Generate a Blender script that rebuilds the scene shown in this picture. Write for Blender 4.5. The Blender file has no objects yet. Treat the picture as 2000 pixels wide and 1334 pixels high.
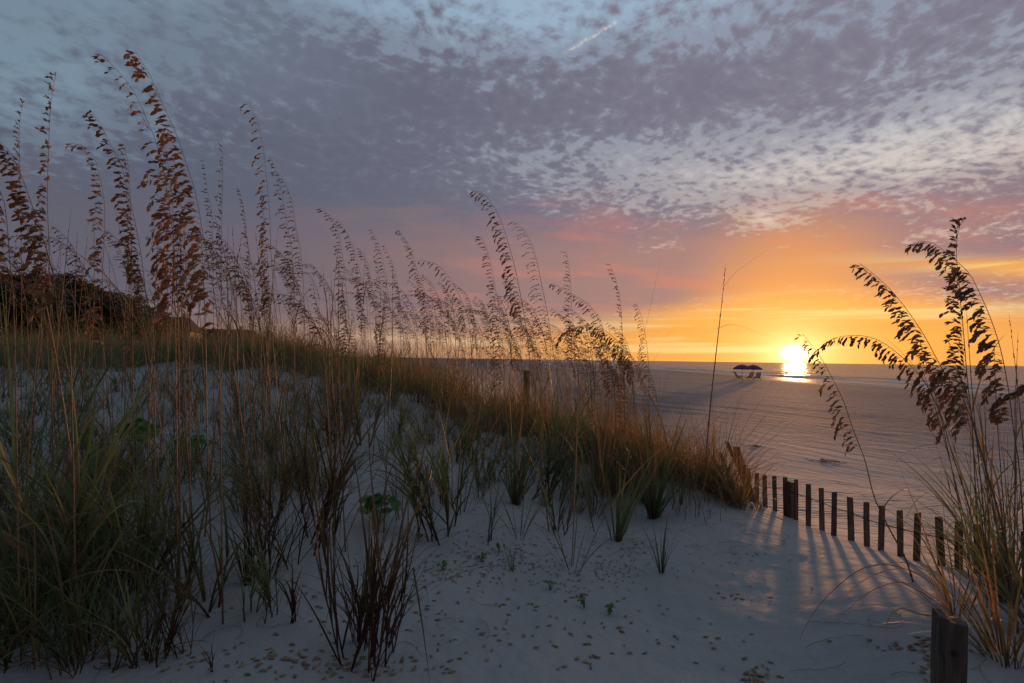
import bpy, math, random
import numpy as np
from mathutils import Vector, Matrix
R = math.radians
random.seed(7)
rng = np.random.default_rng(7)
scene = bpy.context.scene
COL = scene.collection

# ------------------------------------------------------------------ camera
CZ = 3.1                                   # eye height above the sea (sea level is z = 0)
PITCH, ROLL, F = math.atan(34 / 1000), 0.0140, 1000.0
fw = Vector((0, math.cos(PITCH), math.sin(PITCH)))
rt = Vector((1, 0, 0)); up = rt.cross(fw)
rt2 = rt * math.cos(ROLL) + up * math.sin(ROLL)
up2 = -rt * math.sin(ROLL) + up * math.cos(ROLL)
cam_d = bpy.data.cameras.new("camera"); cam = bpy.data.objects.new("camera", cam_d)
COL.objects.link(cam)
M3 = Matrix((rt2, up2, -fw)).transposed()
cam.matrix_world = Matrix.Translation((0, 0, CZ)) @ M3.to_4x4()
cam_d.sensor_width = 36; cam_d.lens = 18
cam_d.clip_start = 0.05; cam_d.clip_end = 60000
scene.camera = cam

def pix(u, v, D):
    """world point that lies D metres deep behind photo pixel (u, v)"""
    return Vector((0, 0, CZ)) + rt2 * ((u - 1000) / F * D) + up2 * (-(v - 667) / F * D) + fw * D

# ------------------------------------------------------------------ light
SUN_AZ, SUN_EL = R(28.9), R(1.4)
sun_dir = Vector((math.sin(SUN_AZ) * math.cos(SUN_EL), math.cos(SUN_AZ) * math.cos(SUN_EL), math.sin(SUN_EL)))
sl = bpy.data.lights.new("sun", 'SUN'); sl.energy = 2.6; sl.angle = R(1.6); sl.color = (1.0, 0.43, 0.16)
so = bpy.data.objects.new("sun", sl); COL.objects.link(so)
so.rotation_euler = sun_dir.to_track_quat('Z', 'Y').to_euler()
scene.view_settings.view_transform = 'Standard'
scene.view_settings.look = 'None'
scene.view_settings.exposure = 0.0
scene.view_settings.gamma = 1.0

class E:
    """tiny expression wrapper round shader math nodes"""
    nt = None
    def __init__(s, sock): s.s = sock
    @staticmethod
    def op(o, *a):
        n = E.nt.nodes.new('ShaderNodeMath'); n.operation = o
        for i, x in enumerate(a):
            if isinstance(x, E): E.nt.links.new(x.s, n.inputs[i])
            else: n.inputs[i].default_value = x
        return E(n.outputs[0])
    def __add__(s, o): return E.op('ADD', s, o)
    __radd__ = __add__
    def __sub__(s, o): return E.op('SUBTRACT', s, o)
    def __rsub__(s, o): return E.op('SUBTRACT', o, s)
    def __mul__(s, o): return E.op('MULTIPLY', s, o)
    __rmul__ = __mul__
    def __truediv__(s, o): return E.op('DIVIDE', s, o)
    def __pow__(s, o): return E.op('POWER', s, o)
def sexp(x): return E.op('EXPONENT', x)
def smax(a, b): return E.op('MAXIMUM', a, b)
def smin(a, b): return E.op('MINIMUM', a, b)
def sstep(x, a, b):
    n = E.nt.nodes.new('ShaderNodeMapRange'); n.interpolation_type = 'SMOOTHSTEP'
    E.nt.links.new(x.s, n.inputs[0]); n.inputs[1].default_value = a; n.inputs[2].default_value = b
    return E(n.outputs[0])
def gauss(a, b, ca, cb, sa, sb):
    x = (a - ca) / sa; y = (b - cb) / sb
    return sexp((x * x + y * y) * -1.0)
def comb(x, y, z):
    n = E.nt.nodes.new('ShaderNodeCombineXYZ')
    for i, q in enumerate((x, y, z)):
        if isinstance(q, E): E.nt.links.new(q.s, n.inputs[i])
        else: n.inputs[i].default_value = q
    return n.outputs[0]
def noise(vec, scale, detail=4, rough=0.5, dist=0.0):
    n = E.nt.nodes.new('ShaderNodeTexNoise'); n.inputs['Scale'].default_value = scale
    n.inputs['Detail'].default_value = detail; n.inputs['Roughness'].default_value = rough
    n.inputs['Distortion'].default_value = dist
    if vec is not None: E.nt.links.new(vec, n.inputs['Vector'])
    return E(n.outputs[0])
def mixc(f, a, b, mode='MIX'):
    n = E.nt.nodes.new('ShaderNodeMix'); n.data_type = 'RGBA'; n.blend_type = mode
    ins = [i for i in n.inputs if i.enabled or True]
    fac = n.inputs[0]; A = n.inputs[6]; B = n.inputs[7]
    if isinstance(f, E): E.nt.links.new(f.s, fac)
    else: fac.default_value = f
    for s_, x in ((A, a), (B, b)):
        if isinstance(x, (tuple, list)): s_.default_value = (*x[:3], 1)
        else: E.nt.links.new(x, s_)
    return n.outputs[2]
def srgb(r, g, b):
    f = lambda c: (c / 255 / 12.92) if c / 255 <= 0.04045 else ((c / 255 + 0.055) / 1.055) ** 2.4
    return (f(r), f(g), f(b))

# ------------------------------------------------------------------ sky
world = bpy.data.worlds.new("World"); scene.world = world; world.use_nodes = True
nt = world.node_tree; nt.nodes.clear(); E.nt = nt
tc = nt.nodes.new('ShaderNodeTexCoord')
sep = nt.nodes.new('ShaderNodeSeparateXYZ'); nt.links.new(tc.outputs['Generated'], sep.inputs[0])
dx, dy, dz = (E(sep.outputs[i]) for i in range(3))
el = E.op('ARCSINE', smin(smax(dz, -1.0), 1.0)) * (180 / math.pi)
az = E.op('ARCTAN2', dx, dy) * (180 / math.pi)
elp = smax(el, 0.0)
SA = 28.9
dsun = E.op('ARCCOSINE', smin(dx * sun_dir.x + dy * sun_dir.y + dz * sun_dir.z, 0.99999)) * (180 / math.pi)
zc = smax(dz, 0.0) + 0.20
px_, py_ = dx / zc, dy / zc
# the cloud rows run across the view, rising to the right: stretch the pattern a little along them
ca, sa_ = math.cos(R(28)), math.sin(R(28))
qx = (px_ * ca + py_ * sa_); qy = (py_ * ca - px_ * sa_)
P = comb(qx * 1.0, qy, 0.0)
PL = comb(qx * 0.45, qy, 3.7)
warp = nt.nodes.new('ShaderNodeTexNoise'); warp.inputs['Scale'].default_value = 2.2; nt.links.new(P, warp.inputs['Vector'])
wm = nt.nodes.new('ShaderNodeVectorMath'); wm.operation = 'MULTIPLY_ADD'
nt.links.new(warp.outputs['Color'], wm.inputs[0]); wm.inputs[1].default_value = (0.16, 0.16, 0); nt.links.new(P, wm.inputs[2])
PW = wm.outputs[0]
fine = noise(PW, 26.0, 7, 0.64)
vo = nt.nodes.new('ShaderNodeTexVoronoi'); vo.feature = 'SMOOTH_F1'; vo.inputs['Scale'].default_value = 26.0
vo.inputs['Smoothness'].default_value = 0.6; nt.links.new(PW, vo.inputs['Vector'])
puff = 0.42 - E(vo.outputs[0])
mid = noise(PW, 6.5, 4, 0.55)
big = noise(PL, 1.5, 3, 0.5)
# thin stratus streaks low over the horizon
streak = noise(comb(az * 0.035, el * 0.85, 1.3), 1.0, 4, 0.55, 0.3)
streak2 = noise(comb(az * 0.02, el * 0.45, 7.3), 1.0, 3, 0.5)
dens = (fine - 0.5) * 1.25 + puff * 0.42 + (mid - 0.5) * 0.70 + (big - 0.5) * 0.65
# where the deck is thick or thin
bias = 0.19 \
    + 0.26 * gauss(az, el, -4, 27.0, 36, 4.0) \
    - 0.16 * gauss(az, el, 0, 36, 40, 4.5) \
    - 0.62 * gauss(az, el, -50, 28, 14, 17) \
    - 0.10 * gauss(az, el, -8, 36, 26, 6) \
    - 0.04 * gauss(az, el, 14, 31, 20, 4) \
    - 0.17 * gauss(az, el, 22, 18.5, 12, 3.0) \
    - 0.30 * gauss(az, el, 40, 18.5, 10, 2.6) \
    - 0.16 * gauss(az, el, 4, 22.0, 14, 2.2) \
    + 0.22 * gauss(az, el, 26, 27, 22, 3.5) \
    + 0.20 * gauss(az, el, -14, 22, 24, 8) \
    + 0.75 * gauss(az, el, -26, 9, 38, 10) \
    + 0.46 * gauss(az, el, 24, 10.0, 32, 4.6) \
    - 0.42 * gauss(az, el, 26.2, 14.0, 2.4, 1.2) \
    - 0.40 * gauss(az, el, 16.0, 12.2, 3.4, 0.9) \
    - 0.30 * gauss(az, el, 41, 11.0, 7, 0.7)
deck = smin(sstep(dens * 0.35 + bias, -0.12, 0.16), 1.0)
cover = sstep(dens + bias, -0.28, 0.40)
cover = smax(cover, deck * 0.60)
cover = cover + (0.42 - cover) * (sstep(az, -8.0, -34.0) * sstep(el, 20.0, 28.0) * 0.45)
thick = sstep(dens + bias, 0.05, 0.75)
# colours: how near to the sun in the sky
ds_h = E.op('SQRT', ((az - SA) * (az - SA)) * 0.30 + (el - 1.0) * (el - 1.0))        # wide, flat glow
ds_v = E.op('SQRT', ((az - SA) * (az - SA)) * 1.0 + (el - 1.0) * (el - 1.0) * 0.55)
w1 = sstep(ds_h, 30.0, 3.0)
clear = mixc(sstep(el, 8.0, 30.0), mixc(sstep(az, -20.0, 22.0), srgb(136, 140, 156), srgb(236, 212, 188)), srgb(154, 177, 198))
clear = mixc(sstep(az, 5.0, -48.0) * 0.85, clear, srgb(112, 134, 150))
cl_hi = mixc(sstep(az, -45.0, 40.0), srgb(95, 101, 118), srgb(133, 130, 146))
cl_hi = mixc(thick * 0.55, cl_hi, mixc(sstep(az, -45.0, 40.0), srgb(82, 86, 104), srgb(108, 104, 124)))
cl_lo = mixc(sstep(az, -42.0, 24.0), srgb(96, 94, 108), srgb(166, 128, 122))
cl_lo = mixc(sstep(az, 34.0, 48.0), cl_lo, srgb(146, 118, 126))
redn = noise(comb(px_ * 0.5, py_, 2.2), 3.2, 4, 0.6)
cl = mixc(sstep(el + (redn - 0.5) * 14.0, 17.5, 10.5), cl_hi, cl_lo)
cl = mixc(sstep(redn, 0.47, 0.68) * sstep(az, -26.0, 16.0) * sstep(el, 20.0, 12.0) * 0.62, cl, srgb(205, 128, 108))
cl = mixc(sstep(ds_v, 13.0, 4.0) * 0.9, cl, srgb(238, 158, 84))
col = mixc(cover, clear, cl)
# clear slot under the deck, yellow to orange, with streaks of stratus in it
slot = mixc(sstep(E.op('ABSOLUTE', az - SA), 6.0, 50.0), srgb(248, 172, 80), srgb(172, 138, 122))
slot = mixc(sstep(streak, 0.50, 0.64) * 0.6, slot, mixc(sstep(E.op('ABSOLUTE', az - SA), 4.0, 45.0), srgb(255, 226, 150), srgb(214, 182, 150)))
edge = el + (streak2 - 0.5) * 2.4 - 3.6 * gauss(az, el, 30, 3, 17, 60)
slotf = sstep(edge, 5.0, 1.4) * sstep(az, -62.0, -10.0)
slotf = smax(slotf, sstep(streak2, 0.47, 0.56) * gauss(az, el, 12, 5.1, 22, 0.55) * 0.75)
slotf = smax(slotf, gauss(az, edge, 45, 6.0, 9, 0.9) * 0.95)
slotf = smax(slotf, gauss(az, edge, -36, 4.4, 6, 0.5) * 0.35)
col = mixc(slotf, col, slot)
strat = sstep(streak2, 0.44, 0.56) * gauss(az, el, 5, 3.6, 40, 1.0)
col = mixc(strat * 0.55, col, mixc(sstep(E.op('ABSOLUTE', az - SA), 6.0, 40.0), srgb(238, 150, 70), srgb(150, 116, 116)))
# contrail
tn = (el - 31.9) * 0.8 - (az - 7.0) * 0.30 + (noise(comb(az, el, 5.0), 1.4, 3) - 0.5) * 0.35
trail = sexp(tn * tn * -60.0) * sstep(az, 5.0, 6.5) * sstep(az, 11.6, 11.0) * (0.35 + 0.65 * sstep(noise(comb(az, el, 0.0), 3.0, 3), 0.42, 0.6))
col = mixc(trail * 0.55, col, srgb(226, 214, 205))
# light round the rising sun (sun and forward scattering in the air)
def addc(c, f, rgb):
    n = nt.nodes.new('ShaderNodeVectorMath'); n.operation = 'SCALE'
    n.inputs[0].default_value = rgb; nt.links.new(f.s, n.inputs[3])
    m = nt.nodes.new('ShaderNodeVectorMath'); m.operation = 'ADD'
    nt.links.new(c, m.inputs[0]); nt.links.new(n.outputs[0], m.inputs[1])
    return m.outputs[0]
ds2 = E.op('SQRT', (az - SA) * (az - SA) * 0.8 + (el - 0.9) * (el - 0.9) * 1.5)
g1 = sexp(ds2 * ds2 * -2.2)
g2 = sexp(ds2 * -0.46)
g3 = sexp(E.op('SQRT', (az - SA) * (az - SA) * 0.7 + (el - 0.5) * (el - 0.5)) * -0.16)
col = addc(col, g1, (9.0, 7.0, 4.5))
col = addc(col, g2, (1.5, 1.12, 0.52))
col = addc(col, g3, (0.16, 0.045, 0.0))
# physical sky, low sun, adds its own faint gradient
sky = nt.nodes.new('ShaderNodeTexSky'); sky.sky_type = 'NISHITA'; sky.sun_disc = False
sky.sun_elevation = SUN_EL; sky.sun_rotation = SUN_AZ
sk = nt.nodes.new('ShaderNodeVectorMath'); sk.operation = 'SCALE'; sk.inputs[3].default_value = 0.006
nt.links.new(sky.outputs[0], sk.inputs[0])
ad = nt.nodes.new('ShaderNodeVectorMath'); ad.operation = 'ADD'
nt.links.new(col, ad.inputs[0]); nt.links.new(sk.outputs[0], ad.inputs[1])
# the half of the sky behind the camera, away from the dawn, is darker
dim = nt.nodes.new('ShaderNodeVectorMath'); dim.operation = 'SCALE'; nt.links.new(ad.outputs[0], dim.inputs[0])
nt.links.new(((sstep(E.op('ABSOLUTE', az - SA), 160.0, 85.0) * 0.62 + 0.38) * (sstep(el, 75.0, 40.0) * 0.40 + 0.60)).s, dim.inputs[3])
bg = nt.nodes.new('ShaderNodeBackground'); nt.links.new(dim.outputs[0], bg.inputs[0]); bg.inputs[1].default_value = 1.0
wo = nt.nodes.new('ShaderNodeOutputWorld'); nt.links.new(bg.outputs[0], wo.inputs[0])
world.cycles.sampling_method = 'MANUAL'; world.cycles.sample_map_resolution = 512

# ------------------------------------------------------------------ object helpers
def link(name, me, parent=None, mat=None):
    o = bpy.data.objects.new(name, me); COL.objects.link(o)
    if mat is not None and me is not None and not me.materials:
        for m in (mat if isinstance(mat, (list, tuple)) else [mat]): me.materials.append(m)
    if parent is not None: o.parent = parent
    return o
def tag(o, label=None, cat=None, group=None, kind=None):
    if label: o["label"] = label
    if cat: o["category"] = cat
    if group: o["group"] = group
    if kind: o["kind"] = kind
    return o
def empty(name, loc=(0, 0, 0), rz=0.0):
    o = bpy.data.objects.new(name, None); COL.objects.link(o)
    o.location = loc; o.rotation_euler = (0, 0, rz); o.empty_display_size = 0.1
    return o
def copy_tree(o, parent=None):
    c = o.copy(); COL.objects.link(c); c.parent = parent
    for ch in list(o.children): copy_tree(ch, c)
    return c

class MB:
    """mesh collector: vertices, faces, a per-vertex 'tint' (0..1) and 'along' (0 root .. 1 tip)"""
    def __init__(s): s.v = []; s.f = []; s.t = []; s.a = []; s.m = []
    def add(s, vs, fs, tint=0.5, along=None, mi=0):
        b = len(s.v); s.v.extend(vs)
        s.f.extend([tuple(b + i for i in f) for f in fs]); s.m.extend([mi] * len(fs))
        s.t.extend([tint] * len(vs)); s.a.extend(along if along is not None else [0.5] * len(vs))
    def mesh(s, name, smooth=True):
        me = bpy.data.meshes.new(name); me.from_pydata([tuple(p) for p in s.v], [], s.f)
        n = len(s.v)
        for nm, dat in (('tint', s.t), ('along', s.a)):
            at = me.attributes.new(nm, 'FLOAT', 'POINT'); at.data.foreach_set('value', np.array(dat, dtype=np.float32))
        me.polygons.foreach_set('use_smooth', [smooth] * len(me.polygons))
        me.polygons.foreach_set('material_index', s.m)
        me.update(); return me
    def box(s, cx, cy, cz, sx, sy, sz, M=None, tint=0.5, mi=0):
        vs = [Vector((cx + i * sx / 2, cy + j * sy / 2, cz + k * sz / 2)) for k in (-1, 1) for j in (-1, 1) for i in (-1, 1)]
        if M is not None: vs = [M @ p for p in vs]
        s.add(vs, [(0, 2, 3, 1), (4, 5, 7, 6), (0, 1, 5, 4), (2, 6, 7, 3), (1, 3, 7, 5), (0, 4, 6, 2)], tint, None, mi)
    def tube(s, pts, rad, n=6, tint=0.5, cap=True, mi=0, al=None):
        pts = [Vector(p) for p in pts]; m = len(pts); vs = []; ao = []
        ref = Vector((0.31, 0.95, 0.12))
        for i, p in enumerate(pts):
            d = (pts[min(i + 1, m - 1)] - pts[max(i - 1, 0)])
            if d.length < 1e-9: d = Vector((0, 0, 1))
            d.normalize(); a = d.cross(ref)
            if a.length < 1e-3: a = d.cross(Vector((1, 0, 0)))
            a.normalize(); b = d.cross(a)
            r = rad[i] if isinstance(rad, (list, tuple)) else rad
            for k in range(n):
                t = 2 * math.pi * k / n; vs.append(p + a * (r * math.cos(t)) + b * (r * math.sin(t)))
                ao.append(al[i] if al else i / (m - 1))
        fs = [(i * n + k, i * n + (k + 1) % n, (i + 1) * n + (k + 1) % n, (i + 1) * n + k) for i in range(m - 1) for k in range(n)]
        if cap: fs += [tuple(range(n - 1, -1, -1)), tuple((m - 1) * n + k for k in range(n))]
        s.add(vs, fs, tint, ao, mi)
    def ribbon(s, pts, wid, side, tint=0.5, fold=0.0, mi=0, twist=0.0):
        """leaf blade along pts; side = rough sideways direction; wid(t) half width"""
        m = len(pts); vs = []; al = []
        for i, p in enumerate(pts):
            d = (pts[min(i + 1, m - 1)] - pts[max(i - 1, 0)]).normalized()
            b = side - d * side.dot(d)
            b = b.normalized() if b.length > 1e-4 else Vector((1, 0, 0))
            if twist: b = (Matrix.Rotation(twist * i / (m - 1), 3, d) @ b)
            w = wid(i / (m - 1)); t = i / (m - 1)
            if fold:
                nrm = d.cross(b)
                vs += [p - b * w + nrm * (w * fold), p, p + b * w + nrm * (w * fold)]; al += [t] * 3
            else:
                vs += [p - b * w, p + b * w]; al += [t] * 2
        k = 3 if fold else 2; fs = []
        for i in range(m - 1):
            for j in range(k - 1):
                fs.append((i * k + j, i * k + j + 1, (i + 1) * k + j + 1, (i + 1) * k + j))
        s.add(vs, fs, tint, al, mi)

# ------------------------------------------------------------------ materials
def newmat(name):
    m = bpy.data.materials.new(name); m.use_nodes = True
    nt = m.node_tree; nt.nodes.clear(); E.nt = nt
    out = nt.nodes.new('ShaderNodeOutputMaterial'); return m, nt, out
def attr(nt, name):
    n = nt.nodes.new('ShaderNodeAttribute'); n.attribute_name = name; return E(n.outputs['Fac'])
def principled(nt, col, rough=0.6, spec=0.4):
    b = nt.nodes.new('ShaderNodeBsdfPrincipled')
    if isinstance(col, (tuple, list)): b.inputs['Base Color'].default_value = (*col, 1)
    else: nt.links.new(col, b.inputs['Base Color'])
    if isinstance(rough, E): nt.links.new(rough.s, b.inputs['Roughness'])
    else: b.inputs['Roughness'].default_value = rough
    b.inputs['Specular IOR Level'].default_value = spec
    return b
def bump(nt, h, dist, strength=1.0, prev=None):
    n = nt.nodes.new('ShaderNodeBump'); n.inputs['Distance'].default_value = dist
    n.inputs['Strength'].default_value = strength; nt.links.new(h.s, n.inputs['Height'])
    if prev is not None: nt.links.new(prev, n.inputs['Normal'])
    return n.outputs[0]
def leafmat(name, c0, c1, base, dry, trans, rough=0.5, tcol=None, basef=0.35):
    """blade: c0..c1 by the blade's own tint, 'base' near the sheath, 'dry' on old blades and tips"""
    m, nt, out = newmat(name)
    t = attr(nt, 'tint'); a = attr(nt, 'along')
    oi = nt.nodes.new('ShaderNodeObjectInfo'); rn = E(oi.outputs['Random'])
    c = mixc(sstep(t, 0.0, 0.7), c0, c1)
    c = mixc(sstep(t, 0.74, 0.80), c, dry)
    c = mixc(sstep(a, basef, 0.0) * 0.85, c, base)
    c = mixc(sstep(a, 0.78, 1.0) * 0.6, c, dry)
    hs = nt.nodes.new('ShaderNodeHueSaturation'); nt.links.new(c, hs.inputs['Color'])
    nt.links.new((rn * 0.4 + 0.8).s, hs.inputs['Value'])
    c = hs.outputs[0]
    b = principled(nt, c, rough, 0.4)
    tr = nt.nodes.new('ShaderNodeBsdfTranslucent')
    hs2 = nt.nodes.new('ShaderNodeHueSaturation'); nt.links.new(c, hs2.inputs['Color']); hs2.inputs['Value'].default_value = 1.8
    nt.links.new(hs2.outputs[0], tr.inputs[0])
    mx = nt.nodes.new('ShaderNodeMixShader'); mx.inputs[0].default_value = trans
    nt.links.new(b.outputs[0], mx.inputs[1]); nt.links.new(tr.outputs[0], mx.inputs[2])
    nt.links.new(mx.outputs[0], out.inputs[0])
    return m
M_green = leafmat('grass_green', (0.055, 0.098, 0.044), (0.130, 0.160, 0.058), (0.060, 0.028, 0.018), (0.21, 0.135, 0.060), 0.35)
M_gold = leafmat('grass_gold', (0.090, 0.085, 0.030), (0.17, 0.125, 0.050), (0.085, 0.050, 0.025), (0.26, 0.16, 0.070), 0.42)
M_red = leafmat('grass_burgundy', (0.070, 0.050, 0.026), (0.085, 0.085, 0.035), (0.045, 0.014, 0.011), (0.11, 0.050, 0.028), 0.25, basef=0.62)
M_stem = leafmat('oat_stem', (0.17, 0.105, 0.055), (0.25, 0.160, 0.085), (0.10, 0.050, 0.028), (0.24, 0.15, 0.08), 0.0, 0.45, basef=0.22)
M_seed = leafmat('oat_spikelet', (0.21, 0.115, 0.060), (0.38, 0.225, 0.120), (0.22, 0.12, 0.065), (0.42, 0.27, 0.15), 0.32, 0.6)
M_husk = leafmat('fallen_spikelet', (0.17, 0.115, 0.062), (0.29, 0.215, 0.125), (0.18, 0.12, 0.07), (0.29, 0.21, 0.12), 0.0, 0.7)
M_broad = leafmat('broad_leaf', (0.055, 0.16, 0.030), (0.085, 0.22, 0.040), (0.07, 0.16, 0.03), (0.14, 0.13, 0.03), 0.30, 0.4)

def sandmat():
    m, nt, out = newmat('sand')
    g = nt.nodes.new('ShaderNodeNewGeometry'); pos = g.outputs['Position']
    sp = nt.nodes.new('ShaderNodeSeparateXYZ'); nt.links.new(pos, sp.inputs[0])
    x, y, z = (E(sp.outputs[i]) for i in range(3))
    dist = E.op('SQRT', x * x + y * y)
    grain = noise(pos, 420.0, 2, 0.7); lump = noise(pos, 26.0, 4, 0.6); patch = noise(pos, 1.3, 4, 0.55)
    big = noise(pos, 0.09, 4, 0.6)
    c = mixc(patch, (0.33, 0.365, 0.37), (0.42, 0.455, 0.46))
    c = mixc(sstep(grain, 0.60, 0.75) * 0.30, c, (0.22, 0.20, 0.18))
    speck = noise(pos, 150.0, 1, 0.5)
    c = mixc(sstep(speck, 0.74, 0.80) * 0.55, c, (0.10, 0.07, 0.045))
    # packed, damp beach towards the water; wrack lines of dark debris
    wob = noise(comb(x * 0.03, y * 0.05, 0.0), 1.0, 3)
    xs = x + (wob - 0.5) * 8.0
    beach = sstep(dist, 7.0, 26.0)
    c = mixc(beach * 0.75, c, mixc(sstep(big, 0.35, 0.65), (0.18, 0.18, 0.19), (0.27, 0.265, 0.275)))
    wet = sstep(xs, 34.0, 48.0)
    c = mixc(wet * 0.85, c, (0.095, 0.082, 0.078))
    wr = noise(comb(x * 0.9, y * 0.12, 3.0), 1.0, 5, 0.7)
    wrack = sstep(wr, 0.60, 0.70) * gauss(xs, x, 31.0, 31.0, 3.2, 60.0) * 0.8
    wrack = smax(wrack, sstep(wr, 0.64, 0.72) * gauss(xs, x, 17.0, 17.0, 4.0, 60.0) * 0.45)
    c = mixc(wrack, c, (0.09, 0.060, 0.042))
    rough = 0.9 - wet * 0.55
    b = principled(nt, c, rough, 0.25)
    # relief: wind ripples on the lee beach, wheel and foot tracks farther out, grain close by
    rv = comb(x * 0.30 + y * 0.95 + (noise(pos, 1.4, 3) - 0.5) * 0.55, 0.0, 0.0)
    w = nt.nodes.new('ShaderNodeTexWave'); w.inputs['Scale'].default_value = 2.4; w.inputs['Distortion'].default_value = 0.0
    nt.links.new(rv, w.inputs['Vector'])
    rip = E(w.outputs[1]) * sstep(dist, 3.6, 5.5) * sstep(x, 0.2, 2.0) * sstep(dist, 26.0, 9.0) * sstep(noise(pos, 0.45, 3), 0.36, 0.60)
    faint = E(w.outputs[1]) * sstep(dist, 3.4, 2.0) * sstep(noise(pos, 1.6, 2), 0.48, 0.62)
    tv = comb(x * 0.9 + y * 0.42, y * 0.045 - x * 0.02, 0.0)
    track = noise(tv, 1.7, 5, 0.62)
    foot = noise(comb(x * 1.0, y * 0.6, 0.0), 1.9, 5, 0.68)
    n1 = bump(nt, grain, 0.0012, 0.7)
    n2 = bump(nt, lump, 0.009, 0.6, n1)
    n2 = bump(nt, noise(comb(x * 0.6 + y, y * 1.6 - x, z), 7.0, 4, 0.6), 0.012, 0.6, n2)
    n3 = bump(nt, rip * (0.4 + noise(pos, 2.5, 3)) + faint * 0.15, 0.020, 1.0, n2)
    n4 = bump(nt, track * sstep(dist, 6.0, 13.0), 0.18, 1.0, n3)
    n5 = bump(nt, foot * sstep(dist, 9.0, 18.0) * (1.0 - wet), 0.24, 1.0, n4)
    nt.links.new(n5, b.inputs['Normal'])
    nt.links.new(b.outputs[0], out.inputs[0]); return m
M_sand = sandmat()
def watermat():
    m, nt, out = newmat('sea_water')
    g = nt.nodes.new('ShaderNodeNewGeometry'); pos = g.outputs['Position']
    sp = nt.nodes.new('ShaderNodeSeparateXYZ'); nt.links.new(pos, sp.inputs[0])
    x, y = E(sp.outputs[0]), E(sp.outputs[1])
    # foam: broken white lines of the swash and the small breakers, parallel to the shore
    wob = noise(comb(x * 0.02, y * 0.035, 0.0), 1.0, 3)
    xs = x + (wob - 0.5) * 9.0
    fo = noise(comb(x * 0.8, y * 0.10, 0.0), 1.0, 5, 0.65)
    foam = gauss(xs, x, 57.0, 57.0, 1.5, 400.0) * sstep(fo, 0.30, 0.44)
    foam = smax(foam, gauss(xs, x, 63.5, 63.5, 1.3, 400.0) * sstep(fo, 0.34, 0.48))
    foam = smax(foam, gauss(xs, x, 74.0, 74.0, 1.6, 400.0) * sstep(fo, 0.44, 0.54))
    c = mixc(foam, (0.035, 0.05, 0.06), (0.85, 0.84, 0.83))
    b = principled(nt, c, foam * 0.5 + 0.26, 0.5)
    v = comb(x * 0.55, y * 0.16, 0.0)
    n1 = bump(nt, noise(v, 1.6, 4, 0.6), 0.50, 1.0)
    n2 = bump(nt, noise(comb(x * 0.10, y * 0.012, 0.0), 1.0, 3, 0.5), 3.0, 0.9, n1)
    nt.links.new(n2, b.inputs['Normal']); nt.links.new(b.outputs[0], out.inputs[0]); return m
M_water = watermat()
def woodmat(name, c0, c1, vs):
    m, nt, out = newmat(name)
    tcn = nt.nodes.new('ShaderNodeTexCoord'); mp = nt.nodes.new('ShaderNodeMapping')
    nt.links.new(tcn.outputs['Object'], mp.inputs[0]); mp.inputs['Scale'].default_value = vs
    oi = nt.nodes.new('ShaderNodeObjectInfo'); rn = E(oi.outputs['Random'])
    ofs = nt.nodes.new('ShaderNodeVectorMath'); ofs.operation = 'ADD'; nt.links.new(mp.outputs[0], ofs.inputs[0])
    nt.links.new(comb(rn * 30.0, rn * 17.0, rn * 9.0), ofs.inputs[1])
    gr = noise(ofs.outputs[0], 1.0, 6, 0.68, 0.4); st = noise(ofs.outputs[0], 0.22, 3, 0.5)
    c = mixc(sstep(gr, 0.3, 0.7), c0, c1)
    c = mixc(sstep(gr, 0.40, 0.33) * 0.8, c, (0.018, 0.013, 0.010))
    c = mixc(sstep(st, 0.45, 0.7) * 0.4, c, (0.11, 0.055, 0.035))
    hs = nt.nodes.new('ShaderNodeHueSaturation'); nt.links.new(c, hs.inputs['Color']); nt.links.new((rn * 0.5 + 0.75).s, hs.inputs['Value'])
    b = principled(nt, hs.outputs[0], 0.85, 0.2)
    nt.links.new(bump(nt, gr, 0.006, 0.9), b.inputs['Normal'])
    nt.links.new(b.outputs[0], out.inputs[0]); return m
M_wood = woodmat('weathered_wood', (0.070, 0.047, 0.038), (0.17, 0.125, 0.105), (90, 90, 7))
M_post = woodmat('grey_post_wood', (0.060, 0.045, 0.038), (0.135, 0.105, 0.090), (70, 70, 5))
def plain(name, col, rough=0.7, spec=0.3, var=0.0, sc=3.0, metal=0.0):
    m, nt, out = newmat(name)
    if var:
        g = nt.nodes.new('ShaderNodeNewGeometry')
        c = mixc(noise(g.outputs['Position'], sc, 4, 0.6), tuple(k * (1 - var) for k in col), tuple(min(1, k * (1 + var)) for k in col))
    else: c = col
    b = principled(nt, c, rough, spec); b.inputs['Metallic'].default_value = metal
    nt.links.new(b.outputs[0], out.inputs[0]); return m
M_wire = plain('rusty_wire', (0.045, 0.022, 0.014), 0.7, 0.4, 0.4, 60)

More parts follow.
